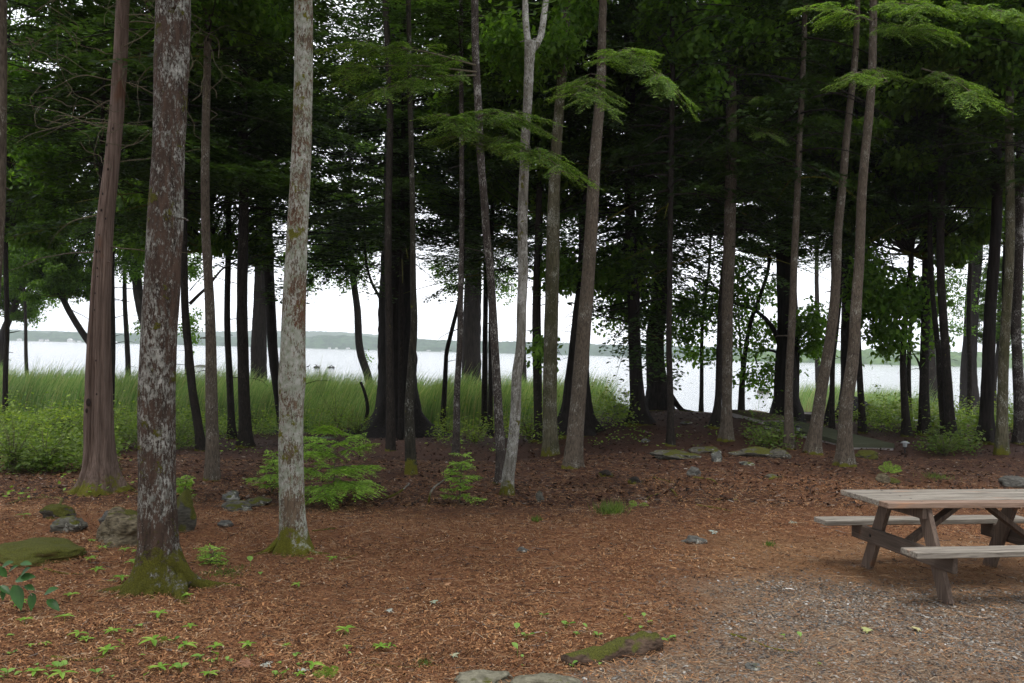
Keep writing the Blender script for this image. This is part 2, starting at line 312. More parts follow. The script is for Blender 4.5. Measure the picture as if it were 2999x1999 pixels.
# ------------------------------------------------------------------ foliage generators
def leaves_quads(mb, P, D, N, L, W):
    """rhombic leaves: P base, D direction, N normal-ish, L length, W width (arrays)"""
    S = np.cross(D, N); S /= np.linalg.norm(S, axis=1)[:, None]+1e-9; L = L[:, None]; W = W[:, None]
    V = np.stack([P, P+D*L*.45+S*W*.5, P+D*L, P+D*L*.45-S*W*.5], 1); n = len(P)
    mb.add(V.reshape(-1, 3), np.arange(n*4).reshape(-1, 4))
def spray(rng, mb, O, A, L, W, leaf, step, tw_step, droop=.15, drop=.2, stem=None, stem_r=.008):
    """one flat conifer branch: O origin, A unit direction, L length, W half width of the fan"""
    up = np.array([0, 0, 1.0]); side = np.cross(A, up); side /= np.linalg.norm(side)+1e-9; nrm = np.cross(side, A)
    t = np.arange(.10, 1.0, tw_step/L); t = np.repeat(t, 2)+rng.normal(0, .01, len(t)*2); sg = np.tile([1., -1.], len(t)//2)
    keep = rng.random(len(t)) > drop*.6; t, sg = t[keep], sg[keep]
    if len(t) == 0: return
    base = O+A*(t*L)[:, None]-up*(droop*L*t**2)[:, None]
    ln = W*(np.sin(np.clip(t*1.05+.12, 0, 1)*np.pi)**.6*.85+.15)*rng.uniform(.6, 1.15, len(t))
    an = np.radians(rng.uniform(38, 62, len(t))); TD = A*np.cos(an)[:, None]+side*(sg*np.sin(an))[:, None]-up*rng.uniform(.02, .35, len(t))[:, None]
    TD /= np.linalg.norm(TD, axis=1)[:, None]
    k = np.maximum((ln/step).astype(int), 2); idx = np.repeat(np.arange(len(t)), k*2); s = np.concatenate([np.repeat(np.arange(q)+.5, 2)/q for q in k]); sd = np.tile([1., -1.], len(idx)//2)
    kp = rng.random(len(idx)) > drop; idx, s, sd = idx[kp], s[kp], sd[kp]; n = len(idx)
    if n == 0: return
    P = base[idx]+TD[idx]*(s*ln[idx])[:, None]-up*(.25*ln[idx]*s**2)[:, None]
    sv = np.cross(TD[idx], nrm); sv /= np.linalg.norm(sv, axis=1)[:, None]+1e-9; a2 = np.radians(rng.uniform(30, 65, n))
    D = TD[idx]*np.cos(a2)[:, None]+sv*(sd*np.sin(a2))[:, None]+rng.normal(0, .12, (n, 3)); D /= np.linalg.norm(D, axis=1)[:, None]
    N = nrm+rng.normal(0, .35, (n, 3)); sz = leaf*rng.uniform(.65, 1.25, n)*(1-.35*s)
    leaves_quads(mb, P, D, N, sz, sz*rng.uniform(.36, .5, n))
    if stem is not None:
        tt = np.linspace(0, .95, 6); tube(stem, O+A*(tt*L)[:, None]-up*(droop*L*tt**2)[:, None], np.linspace(stem_r, stem_r*.25, 6), 4, False)
def conifer_crown(seed, H, rmax, nb, leaf=.12, lean=0.0, low=.75):
    rng = np.random.default_rng(seed); mb = MB(); st = MB()
    for b in range(nb):
        z = H*(b+rng.random())/nb; prof = (low+(1-low)*min(z/(H*.25), 1))*(1-(z/H)**1.5)+.06
        a = b*2.399+rng.normal(0, .35); L = rmax*prof*rng.uniform(.4, 1.15)*(1.0 if float(vn(a*.9, z*.55, seed)) > .33 else .45); pt = rng.uniform(-.30, .38)
        A = np.array([math.cos(a)*math.cos(pt), math.sin(a)*math.cos(pt), math.sin(pt)])
        spray(rng, mb, np.array([0, 0, z]), A, max(L, .4), max(L, .4)*.36, leaf, leaf*.52, .125, rng.uniform(.06, .26), .28, st, .018)
    return mb, st
def broad_crown(seed, H, rmax, ncl, per, leaf=.11, z0=0.0):
    rng = np.random.default_rng(seed); mb = MB(); st = MB()
    for c in range(ncl):
        z = z0+(H-z0)*rng.random()**.9; a = rng.random()*6.283; rr = rmax*math.sqrt(rng.random())*math.sin(math.pi*min(max((z-z0)/(H-z0)*.8+.15, .05), .97))**.5
        ctr = np.array([rr*math.cos(a), rr*math.sin(a), z]); base = np.array([0, 0, max(z-rr*.8-.3, 0)])
        mid = base*.5+ctr*.5+np.array([0, 0, -.1*rr])
        tube(st, curve([base, mid, ctr], 6), np.linspace(.03, .006, 6), 4, False)
        n = int(per*rng.uniform(.5, 1.4)); R3 = rng.normal(0, 1, (n, 3)); R3 /= np.linalg.norm(R3, axis=1)[:, None]; R3 *= rng.random((n, 1))**.45*np.array([.62, .62, .26])*rng.uniform(.7, 1.3)
        D = R3*np.array([1, 1, .4])+rng.normal(0, .3, (n, 3))-np.array([0, 0, .35]); D /= np.linalg.norm(D, axis=1)[:, None]
        sz = leaf*rng.uniform(.6, 1.3, n); leaves_quads(mb, ctr+R3, D, np.array([0, 0, 1.])+rng.normal(0, .5, (n, 3)), sz, sz*rng.uniform(.55, .8, n))
    return mb, st
def proto(nm, mbst, leafm):
    a = mbst[0].build('crown', leafm); b = mbst[1].build('limb', B_DARKS); ma, mbb = a.data, b.data
    bpy.data.objects.remove(a); bpy.data.objects.remove(b); return ma, mbb
HEM = [proto('h', conifer_crown(10+k, 13, 3.3+.25*k, 165, .17), L_HEM) for k in range(4)]
HEMS = [proto('s', conifer_crown(30+k, 9, 2.1, 125, .155), L_HEM) for k in range(2)]
MAP = [proto('m', broad_crown(50+k, 10, 3.2, 170, 300, .17), L_MAP) for k in range(3)]
FOOT = {'hem': (HEM, 13.0, 2.9), 'hems': (HEMS, 9.0, 1.7), 'map': (MAP, 10.0, 3.1)}

# ------------------------------------------------------------------ trees
TREES = {}
def trunk_rings(P, r, n, seed, flare, flare_h, lobes, base_z, rough):
    m = len(P); th = np.arange(n)/n*2*np.pi; h = np.maximum(P[:, 2]-base_z, -.3)
    ph = seed*1.7; lob = .55+.45*np.cos(lobes*th+ph)+.25*np.cos((lobes+2)*th+ph*2)
    d = 1+flare*(np.exp(-np.maximum(h, 0)/flare_h)[:, None]*(.30+1.15*np.clip(.5+.5*np.cos(lobes*th+ph+.5*np.sin(2*th)), 0, 1)**1.8)[None]+.5*np.exp(-np.maximum(h, 0)/(flare_h*.35))[:, None]*np.clip(np.cos((lobes+1)*th+ph*2), 0, 1)[None])
    sn = vn(th[None]/6.2832*7+0*h[:, None], h[:, None]*2.2+seed, seed, 7)-.5
    fn = vn(th[None]/6.2832*22+0*h[:, None], h[:, None]*6+seed, seed+3, 22)-.5
    return d*(1+rough*1.1*sn+rough*.8*fn)
def make_tree(key, name, label, mat, pts, wds, crown=None, cy=None, d=None, flare=.45, fh=.28, lobes=5, rough=.07, H=17, group=None, n=20, cs=1.0, branches=(), cat='tree', fork=None, dd=0.0, rad_fix=1.0, groove=None, roots=()):
    sd = (sum(ord(c) for c in key)*7) % 997; rng = np.random.default_rng(sd)
    bx, by = pts[0]; G = on_ground(bx, by)
    if d is None: d = float(G[1])
    d += dd
    W = [at(px, py, d) for px, py in pts]; bz = float(ground_z(W[0][0], d)); W[0][2] = bz
    # widths per point: list of (py, w)
    W = np.array(W); root = empty(name, (W[0][0], d, bz), label, cat, group)
    P = W.tolist(); P.insert(0, [W[0][0]-(W[1][0]-W[0][0])*.06, d, bz-.35])
    if fork is None:
        dirv = W[-1]-W[-2]; dirv /= max(dirv[2], .1); z = W[-1][2]; x = W[-1][0]
        for k in range(6):
            if z+2.2 > H: break
            z += 2.2; x += dirv[0]*2.2*(.8**k); P.append([x, d+rng.normal(0, .04), z])
    P = np.array(P); ln = np.linalg.norm(np.diff(P, axis=0), axis=1).sum()
    cw = curve(P, int(min(max(ln/.11, 30), 170)) if n > 24 else int(min(max(ln/.22, 24), 90)))
    # sideways wobble in depth so that trunks are not planar
    hz = cw[:, 2]-bz; cw[:, 1] += .02*np.sin(hz*1.1+sd)*np.clip(hz, 0, 3)
    pyw = np.array([a for a, b in wds], float); ww = np.array([b for a, b in wds], float)*d/F/2*rad_fix
    zw = np.array([at(pts[0][0], a, d)[2] for a in pyw]); o = np.argsort(zw); rr = np.interp(cw[:, 2], zw[o], ww[o])
    top = zw[o][-1]; rr = np.where(cw[:, 2] > top, ww[o][-1]*np.clip(1-(cw[:, 2]-top)/(max(H-top, 1)*1.05), .12, 1), rr)
    dsp = trunk_rings(cw, rr, n, sd, flare, fh, lobes, bz, rough)
    if groove:
        th = np.arange(n)/n*360
        for g0, gd, gh in groove: dsp = dsp-gd*np.exp(-((th[None]-g0-6*np.sin(cw[:, 2:3]*1.3))/6.5)**2)*ss(gh, gh*.6, cw[:, 2:3]-bz)
    mb = MB(); tube(mb, cw, rr, n, True, dsp)
    for ra, reach, r0_ in roots:
        a = R(ra); u = np.array([math.cos(a), math.sin(a), 0]); R0 = rr[3]; Q = []
        for t in np.linspace(0, 1, 16):
            p = np.array([W[0][0], d, 0])+u*(R0*.45+t*reach)+np.array([-u[1], u[0], 0])*reach*.13*math.sin(t*4+ra); gz_ = float(ground_z(p[0], p[1])); hh_ = max(reach*.62*(1-t/.42), 0)**1.5*.9 if t < .42 else 0
            p[2] = gz_+hh_+r0_*.35*(1-t)-.03*t; Q.append(p)
        tube(mb, Q, r0_*(1-.8*np.linspace(0, 1, 16)**.8), 14, True, 1+.35*(vn(np.arange(14)[None]*.7+0*np.zeros((16, 1)), np.arange(16)[:, None]*.8, ra)-.5))
    if fork:
        for fp, fw in fork:
            Q = [at(a, b, d+k*.12) for k, (a, b) in enumerate(fp)]; v = Q[-1]-Q[-2]; v /= v[2]
            for k in range(4): Q.append(Q[-1]+v*1.6*np.array([.5, 1, 1])+np.array([rng.normal(0, .1), rng.normal(0, .1), 0]))
            Q = curve(Q, 46); r0 = fw*d/F/2; tube(mb, Q, np.linspace(r0, r0*.25, 46), 14, True, 1+.1*(vn(np.arange(14)[None]*.7+0*Q[:, :1], Q[:, 2:3]*5, 5)-.5))
    for bp_, bw in branches:
        Q = curve([at(a, b, d+.25*k*(1 if len(bp_) < 5 else .4)) for k, (a, b) in enumerate(bp_)], 18); r0 = bw*d/F/2; tube(mb, Q, np.linspace(r0, r0*.35, 18), 8)
    # short dead stubs and thin dead branches along the stem
    k = 0
    for z in np.arange(bz+1.6+rng.random(), min(bz+9, H), .33 if n <= 24 else .8):
        if rng.random() < .5: continue
        j = int(np.argmin(abs(cw[:, 2]-z))); a = rng.random()*6.283; L = rng.uniform(.05, .18) if rng.random() < .55 or n > 24 else rng.uniform(.4, 1.5)
        A = np.array([math.cos(a), math.sin(a), rng.uniform(-.1, .35)]); p0 = cw[j]+A*rr[j]*.6
        tt = np.linspace(0, 1, 5)[:, None]; Q = p0+A*tt*L+np.array([0, 0, -1])*.25*L*tt**2+rng.normal(0, .03*L, (5, 3))*tt
        tube(mb, Q, np.linspace(.013, .004, 5)*(1.0 if L > .3 else 1.3), 4)
    mb.build('trunk', mat, root, (W[0][0], d, bz), smooth=True)
    if crown:
        zc = at(pts[-1][0], cy+(105 if cy > 0 else 0), d)[2] if cy is not None else bz+7
        kinds, hh, _ = FOOT[crown]; pr = kinds[sd % len(kinds)]; j = int(np.argmin(abs(cw[:, 2]-zc))); j2 = len(cw)-1
        v = Vector(cw[j2]-cw[j]); v = v if v.length > 1 else Vector((0, 0, 1)); q = v.to_track_quat('Z', 'Y')
        sz = max((H+1.2-zc)/hh, .35)
        for nm, me in zip(('crown', 'crown_limbs'), pr):
            o = bpy.data.objects.new(nm, me); C.collection.objects.link(o); o.parent = root
            o.location = Vector(cw[j])-root.location; o.location.z = zc-bz
            o.rotation_mode = 'QUATERNION'; o.rotation_quaternion = q @ Matrix.Rotation(rng.random()*6.28, 3, 'Z').to_quaternion()
            o.scale = (cs, cs, sz)
    TREES[key] = (root, d, bz, cw, rr)
    return root
def add_part(key, name, mb, mat, smooth=False):
    root = TREES[key][0]; return mb.build(name, mat, root, tuple(root.location), smooth)

# --- foreground trunks
make_tree('T3', 'lichen_covered_tree', 'thick reddish brown trunk blotched with white lichen, wide mossy root flare, nearest of all', B_BIG,
          [(466, 1722), (462, 1600), (461, 1400), (461, 1200), (470, 1000), (482, 800), (490, 600), (495, 400), (497, 200), (500, 0)],
          [(1722, 128), (1600, 108), (1400, 104), (1200, 105), (800, 99), (400, 93), (0, 98)], 'map', -900, flare=.62, fh=.16, lobes=5, rough=.07, n=96, H=15, roots=[(195, .42, .085), (240, .34, .085), (280, .26, .08), (322, .50, .085), (5, .66, .075), (150, .4, .06)])
make_tree('T4', 'lichen_covered_tree', 'pale grey green trunk with rusty blotches, second nearest, mossy at its foot', B_PALE,
          [(862, 1618), (856, 1500), (854, 1350), (856, 1200), (858, 1100), (862, 950), (866, 800), (873, 600), (880, 400), (884, 200), (886, 0)],
          [(1618, 82), (1500, 73), (1200, 70), (1110, 80), (1020, 72), (800, 64), (400, 56), (0, 53)], 'map', -800, flare=.4, fh=.12, lobes=4, rough=.06, n=80, H=15, roots=[(205, .5, .045), (255, .2, .05), (300, .2, .05), (350, .38, .045)])
make_tree('T5', 'forked_tree', 'slender pale furrowed tree that forks in two near the top, mossy streaks', B_MID,
          [(1487, 1450), (1488, 1400), (1497, 1338), (1510, 1210), (1513, 1108), (1525, 1006), (1527, 904), (1532, 802), (1531, 700), (1532, 600), (1537, 433), (1546, 286), (1551, 168), (1553, 125)],
          [(1450, 36), (1338, 32), (1108, 30), (1006, 27), (802, 29), (600, 30), (433, 26), (200, 27), (125, 34)], flare=.25, fh=.12, rough=.1, n=44,
          fork=[([(1550, 150), (1540, 66), (1538, 0)], 20), ([(1556, 150), (1580, 117), (1592, 51), (1599, 0)], 20)])
make_tree('T2', 'cedar_tree', 'cedar with smooth brown fluted trunk, a dark crack and green mossy foot', B_CEDAR,
          [(288, 1440), (290, 1330), (289, 1200), (292, 1050), (299, 900), (306, 780), (312, 640), (323, 500), (336, 330), (348, 150), (358, 0)],
          [(1440, 105), (1380, 92), (1330, 84), (1200, 77), (900, 58), (640, 46), (330, 41), (0, 37)], 'hems', -350, flare=.6, fh=.22, lobes=3, rough=.07, n=96, H=15, groove=[(247, .42, 4.5), (264, .25, 2.6), (300, .12, 6)], roots=[(195, .38, .09), (345, .40, .085), (290, .3, .08), (230, .3, .07)])
make_tree('T1', 'leaning_tree', 'grey brown trunk cut off by the left edge of the picture', B_SPRUCE,
          [(-95, 1540), (-55, 1200), (-22, 850), (2, 600), (6, 400), (0, 200), (-8, 0)], [(1540, 60), (850, 48), (400, 40), (0, 42)], 'hems', -400, n=40, H=14)
make_tree('T6', 'young_hemlock_tree', 'thin dark trunk with pale specks crossing just left of the forked pale tree', B_SPECK,
          [(1464, 1419), (1466, 1338), (1460, 1210), (1451, 1057), (1443, 904), (1434, 776), (1426, 700), (1418, 587), (1408, 459), (1401, 306), (1393, 153), (1390, 0)],
          [(1419, 30), (1210, 26), (904, 23), (600, 22), (300, 22), (0, 22)], 'hems', -500, flare=.3, fh=.12, n=32, H=14)
make_tree('T9', 'slender_tree', 'greenish mossy trunk with white lichen spots in front of the huge dark one', B_OLIVE,
          [(1203, 1388), (1201, 1300), (1198, 1210), (1206, 1057), (1213, 955), (1211, 828), (1210, 700), (1206, 500), (1200, 300), (1196, 0)], [(1388, 32), (1210, 29), (955, 20), (700, 16), (0, 14)], 'hems', -260, flare=.2, n=32, H=14)
make_tree('T8', 'slender_tree', 'straight dim brown trunk overlapping the left half of the huge dark one', B_DARKS,
          [(1144, 1320), (1143, 1210), (1140, 1000), (1138, 800), (1139, 500), (1142, 300), (1130, 0)], [(1320, 28), (1000, 22), (500, 20), (0, 18)], 'hems', -200, flare=.2, n=28, H=15)
make_tree('T18', 'straight_tree', 'straight greyish trunk with scaly bark between the forked tree and the leaning brown one', B_GREEN,
          [(1612, 1333), (1610, 1210), (1613, 1006), (1618, 802), (1620, 663), (1628, 459), (1643, 255), (1658, 51), (1660, 0)], [(1333, 46), (1210, 40), (1006, 41), (802, 40), (663, 37), (255, 28), (0, 24)], 'hems', -150, flare=.25, n=40, H=16)
make_tree('T19', 'leaning_spruce_tree', 'smooth grey brown trunk leaning right, tallest lit one right of centre', B_SPRUCE,
          [(1676, 1370), (1683, 1290), (1690, 1210), (1707, 1006), (1719, 853), (1729, 700), (1747, 408), (1757, 306), (1764, 102), (1766, 0)], [(1370, 52), (1210, 45), (1006, 42), (700, 38), (400, 33), (0, 22)], 'hem', -250, flare=.3, n=44, H=17)
make_tree('T13', 'slender_tree', 'thin brownish trunk rising behind the little bright hemlock sapling', B_SPECK,
          [(1334, 1335), (1337, 1250), (1338, 1159), (1347, 1006), (1349, 853), (1352, 700), (1352, 400), (1350, 0)], [(1335, 22), (1159, 19), (853, 16), (0, 12)], 'hems', 120, flare=.2, H=12)
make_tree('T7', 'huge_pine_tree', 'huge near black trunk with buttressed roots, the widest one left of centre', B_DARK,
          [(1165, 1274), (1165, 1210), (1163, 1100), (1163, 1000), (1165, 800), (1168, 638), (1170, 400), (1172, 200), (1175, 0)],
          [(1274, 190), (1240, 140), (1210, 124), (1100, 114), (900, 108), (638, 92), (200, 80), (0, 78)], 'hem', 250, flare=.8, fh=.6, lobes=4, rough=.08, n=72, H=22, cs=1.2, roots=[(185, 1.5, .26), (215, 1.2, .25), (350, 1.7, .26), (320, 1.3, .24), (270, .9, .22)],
          branches=[([(1112, 870), (1090, 830), (1075, 780), (1068, 700), (1066, 600)], 9)])
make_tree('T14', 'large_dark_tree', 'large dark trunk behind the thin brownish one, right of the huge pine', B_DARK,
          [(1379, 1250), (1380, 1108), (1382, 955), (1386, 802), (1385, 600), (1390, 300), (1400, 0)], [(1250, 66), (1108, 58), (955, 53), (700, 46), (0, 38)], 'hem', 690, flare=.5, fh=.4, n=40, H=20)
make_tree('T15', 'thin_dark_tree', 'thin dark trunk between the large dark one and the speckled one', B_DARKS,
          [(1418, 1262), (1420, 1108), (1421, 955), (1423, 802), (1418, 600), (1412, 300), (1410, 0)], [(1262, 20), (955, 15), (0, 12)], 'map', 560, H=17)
make_tree('T10', 'leaning_birch_tree', 'leaning dark trunk with small hanging leaves left of the huge pine', B_DARKS,
          [(1104, 1235), (1090, 1170), (1072, 1083), (1060, 1047), (1046, 904), (1033, 802), (1029, 700), (1026, 560)], [(1235, 26), (1083, 23), (904, 20), (700, 15)], 'map', 640, H=17, cs=1.1,
          branches=[([(1031, 810), (1015, 770), (1008, 720), (1000, 600)], 8)])
make_tree('T11', 'dead_snag', 'short broken dead stem bent beside the leaning birch', B_DARKS, [(1067, 1256), (1076, 1190), (1068, 1150), (1056, 1118)], [(1256, 13), (1118, 8)], H=1, flare=.2, n=10, fork=[])
make_tree('T12', 'crooked_tree', 'thin crooked dark trunk bending right, against the reeds', B_DARKS,
          [(1297, 1262), (1300, 1180), (1306, 1067), (1307, 1040), (1319, 985), (1339, 904), (1353, 830), (1360, 700)], [(1262, 18), (1067, 13), (700, 9)], 'hem', 680, H=15)
make_tree('T16', 'thin_dark_tree', 'thin dark trunk mostly hidden behind the forked pale tree', B_DARKS, [(1536, 1213), (1533, 1057), (1531, 853), (1530, 600), (1525, 0)], [(1213, 20), (1000, 15), (0, 12)], 'hem', 640, H=17)
make_tree('T17', 'straight_dark_tree', 'straight dark brown trunk close left of the scaly grey one', B_DARKS,
          [(1577, 1292), (1572, 1108), (1569, 904), (1575, 700), (1579, 561), (1582, 300), (1590, 0)], [(1292, 25), (1108, 22), (700, 18), (0, 14)], 'hem', 380, H=17)
make_tree('T17b', 'thin_dark_tree', 'pencil thin dark stem hugging the straight dark brown trunk', B_DARKS, [(1583, 1250), (1583, 1108), (1580, 904), (1586, 700), (1590, 500)], [(1250, 9), (700, 7)], 'hems', 650, H=12, n=10)
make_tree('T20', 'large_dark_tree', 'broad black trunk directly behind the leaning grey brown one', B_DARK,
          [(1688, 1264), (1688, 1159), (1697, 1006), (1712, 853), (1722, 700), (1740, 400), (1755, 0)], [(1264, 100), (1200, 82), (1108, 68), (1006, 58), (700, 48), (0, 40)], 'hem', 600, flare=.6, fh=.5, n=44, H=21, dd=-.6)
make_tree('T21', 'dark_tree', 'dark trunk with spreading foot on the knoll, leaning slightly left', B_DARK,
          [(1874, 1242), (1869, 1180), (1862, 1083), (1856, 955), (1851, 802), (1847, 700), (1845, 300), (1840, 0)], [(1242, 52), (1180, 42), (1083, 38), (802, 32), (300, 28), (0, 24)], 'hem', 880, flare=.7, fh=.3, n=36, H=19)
make_tree('T22', 'old_shore_tree', 'old thick trunk with wavy outline and gnarled roots at the water edge', B_DARK,
          [(1930, 1190), (1926, 1130), (1918, 1040), (1921, 960), (1931, 900), (1938, 800), (1944, 700), (1950, 400)], [(1190, 84), (1130, 62), (1040, 54), (930, 50), (860, 58), (700, 56), (400, 44)], 'hem', 760, flare=.2, fh=.5, n=48, H=20, cs=1.1, rough=.12, d=30.0, roots=[(200, 1.0, .11), (340, 1.4, .12)])
make_tree('T23', 'thin_dark_tree', 'thin dark trunk in front of the old shore tree', B_DARKS, [(1964, 1305), (1963, 1159), (1958, 1000), (1961, 853), (1964, 700), (1966, 400), (1970, 0)], [(1305, 22), (1159, 18), (853, 16), (0, 14)], 'hems', 500, H=17)
make_tree('T24', 'straight_tree', 'straight brown trunk on the mossy rocks right of centre', B_SPRUCE,
          [(2128, 1290), (2128, 1180), (2129, 1050), (2131, 904), (2137, 751), (2140, 510), (2140, 300), (2145, 0)], [(1290, 36), (1180, 29), (904, 32), (751, 35), (300, 30), (0, 26)], 'hems', 520, flare=.35, n=36, H=18)
make_tree('T25', 'dark_tree', 'slim black trunk with a bent foot touching the straight brown one', B_DARKS, [(2094, 1253), (2102, 1180), (2106, 1057), (2112, 904), (2120, 800), (2150, 560), (2160, 300)], [(1253, 28), (1180, 20), (904, 16), (300, 14)], 'hem', 640, flare=.5, H=18)
make_tree('T26', 'thin_sapling_tree', 'thin slightly curved stem at the water edge left of the slim black trunk', B_DARKS, [(2054, 1192), (2055, 1100), (2056, 1006), (2061, 904), (2074, 802), (2080, 700)], [(1192, 13), (904, 9), (700, 7)], 'map', 560, H=9, cs=.6, n=10, d=30.5)
make_tree('T27', 'thin_sapling_tree', 'slender leafy tree bending right at the water edge beside the wooden platform', B_DARKS, [(2171, 1196), (2174, 1120), (2180, 1060), (2200, 940), (2227, 860), (2246, 800), (2256, 720)], [(1196, 20), (1060, 14), (720, 9)], 'map', 640, H=9, cs=.7, n=14, d=30.5,
          branches=[([(2174, 1090), (2168, 1000), (2162, 900), (2158, 800)], 7)])
make_tree('T28', 'large_shore_tree', 'large double trunk at the water with a heavy arching branch to the left', B_DARK,
          [(2305, 1203), (2302, 1130), (2301, 1006), (2299, 900), (2297, 802), (2296, 700), (2300, 400)], [(1203, 90), (1160, 70), (1080, 62), (1006, 50), (802, 46), (400, 38)], 'hem', 560, flare=.2, fh=.4, n=48, H=20, d=30.0, roots=[(190, .9, .1), (350, 1.0, .1)],
          branches=[([(2290, 1030), (2272, 975), (2243, 935), (2205, 905), (2165, 893)], 20), ([(2165, 893), (2110, 858), (2066, 833), (2015, 812)], 13), ([(2288, 1035), (2250, 1025), (2215, 1035), (2219, 1075)], 9), ([(2318, 1190), (2322, 1100), (2326, 1000), (2322, 850), (2320, 700)], 44)])
make_tree('T29', 'slim_tree', 'slim brown trunk directly in front of the large double trunk', B_SPRUCE, [(2311, 1315), (2311, 1159), (2318, 955), (2324, 751), (2333, 612), (2350, 255), (2355, 0)], [(1315, 27), (1159, 23), (751, 20), (0, 14)], 'hems', 420, H=17)
make_tree('T31', 'leaning_tree', 'light brown trunk leaning right, left one of the two leaning together', B_SPRUCE,
          [(2382, 1328), (2392, 1240), (2403, 1159), (2434, 955), (2448, 802), (2454, 700), (2469, 561), (2484, 357), (2500, 180), (2510, 0)], [(1328, 44), (1240, 36), (955, 29), (700, 25), (357, 20), (0, 16)], 'hems', -100, flare=.3, n=36, H=17)
make_tree('T32', 'leaning_tree', 'light grey leaning trunk with a rusty band, right one of the two leaning together', B_SPRUCE,
          [(2474, 1362), (2475, 1290), (2477, 1200), (2495, 1057), (2505, 904), (2519, 751), (2531, 510), (2546, 306), (2553, 102), (2556, 0)], [(1362, 48), (1290, 40), (1057, 34), (751, 28), (306, 24), (0, 20)], 'hem', -150, flare=.3, n=40, H=17)
make_tree('T33', 'thin_dark_tree', 'thin black trunk seen between the double trunk and the leaning pair', B_DARKS, [(2396, 1215), (2395, 1134), (2393, 904), (2392, 700), (2395, 400)], [(1215, 15), (700, 12)], 'hems', 620, H=16, n=10)
make_tree('T34', 'curved_tree', 'thin curved black stem between the two leaning trunks', B_DARKS, [(2423, 1245), (2437, 1140), (2438, 1070), (2450, 985), (2459, 904), (2466, 800), (2470, 700)], [(1245, 24), (1140, 14), (700, 9)], 'hems', 640, H=12, n=12)
make_tree('T35', 'dark_tree', 'dark trunk just behind the rusty banded leaning one', B_DARK, [(2478, 1225), (2480, 1120), (2480, 955), (2484, 751), (2490, 400)], [(1225, 52), (1120, 34), (955, 30), (400, 24)], 'hem', 660, H=19, flare=.8, n=28)
make_tree('T36', 'thin_dark_tree', 'thin brown trunk just right of the rusty banded leaning one', B_DARKS, [(2526, 1268), (2519, 1108), (2515, 955), (2512, 800), (2510, 400)], [(1268, 21), (955, 14), (400, 12)], 'hems', 600, H=17, n=14)
make_tree('T37', 'dark_tree', 'dark wavy trunk above the bright undergrowth, left of a close pair', B_DARKS, [(2656, 1278), (2649, 1159), (2646, 1057), (2653, 904), (2663, 802), (2672, 600), (2690, 300)], [(1278, 24), (1057, 17), (802, 15), (300, 12)], 'map', 640, H=15, cs=.9, branches=[([(2652, 900), (2630, 830), (2610, 760), (2598, 690)], 6)])
make_tree('T38', 'thin_dark_tree', 'thin stem close right of the dark wavy trunk', B_DARKS, [(2664, 1240), (2662, 1057), (2668, 853), (2672, 650)], [(1240, 15), (853, 10)], 'hems', 640, H=13, n=10)
make_tree('T39', 'dark_tree', 'upright dark trunk in front of the grey dock', B_DARKS, [(2709, 1273), (2707, 1159), (2707, 1000), (2710, 850), (2715, 700), (2715, 300)], [(1273, 34), (1159, 27), (700, 22)], 'hem', 560, H=18, n=24, branches=[([(2700, 1100), (2690, 1060), (2672, 1030)], 9)])
make_tree('T40', 'dark_tree', 'dark trunk behind the upright one by the dock', B_DARKS, [(2742, 1225), (2731, 1108), (2727, 904), (2725, 700)], [(1225, 30), (1108, 22), (700, 18)], 'hem', 600, H=17, n=18)
make_tree('T41', 'thin_dark_tree', 'thin trunk leaning left beside a thicker leaning one, behind the table', B_DARKS, [(2767, 1294), (2756, 1159), (2748, 1057), (2735, 904), (2728, 750), (2725, 400)], [(1294, 20), (904, 14), (400, 12)], 'hems', 560, H=16, n=14)
make_tree('T42', 'dark_tree', 'brown black trunk leaning left, thicker of two side by side behind the table', B_DARKS, [(2788, 1296), (2779, 1200), (2771, 1083), (2763, 904), (2757, 751), (2757, 357), (2760, 0)], [(1296, 30), (1083, 24), (751, 22), (0, 18)], 'hems', 480, H=18, n=26)
make_tree('T43', 'large_dark_tree', 'thick dark trunk with wide foot near the dock at the right', B_DARK, [(2842, 1218), (2838, 1108), (2840, 1006), (2846, 904), (2856, 780), (2862, 600)], [(1218, 62), (1150, 50), (1006, 38), (700, 34)], 'hem', 620, flare=.5, fh=.4, H=20, n=36)
make_tree('T44', 'dark_tree', 'dark straight trunk with a broad foot, left of the pale mossy footed one', B_DARK, [(2888, 1296), (2890, 1180), (2897, 1057), (2904, 904), (2911, 751), (2918, 510), (2920, 0)], [(1296, 50), (1220, 38), (904, 32), (510, 28), (0, 24)], 'hems', 440, flare=.5, H=18, n=32)
make_tree('T45', 'thin_dark_tree', 'thin dark stem with small leaves between two trunks at far right', B_DARKS, [(2912, 1215), (2915, 1100), (2923, 1006), (2930, 850)], [(1215, 14), (850, 8)], 'map', 900, H=8, n=10, cs=.5)
make_tree('T46', 'lichen_streaked_tree', 'pale brown lichen streaked trunk with mossy foot behind the picnic table', B_GREEN, [(2934, 1330), (2937, 1200), (2942, 1057), (2947, 904), (2954, 700), (2959, 510), (2960, 102), (2960, 0)], [(1330, 34), (1200, 29), (700, 25), (0, 20)], 'hem', 60, flare=.3, H=17, n=36)
make_tree('T47', 'rough_barked_tree', 'rough dark trunk at the right edge of the picture', B_SPECK, [(2990, 1300), (2986, 1159), (2980, 1050), (2973, 955), (2978, 800), (2988, 600), (2995, 0)], [(1300, 34), (1057, 28), (0, 22)], 'hems', 300, H=17, n=28)
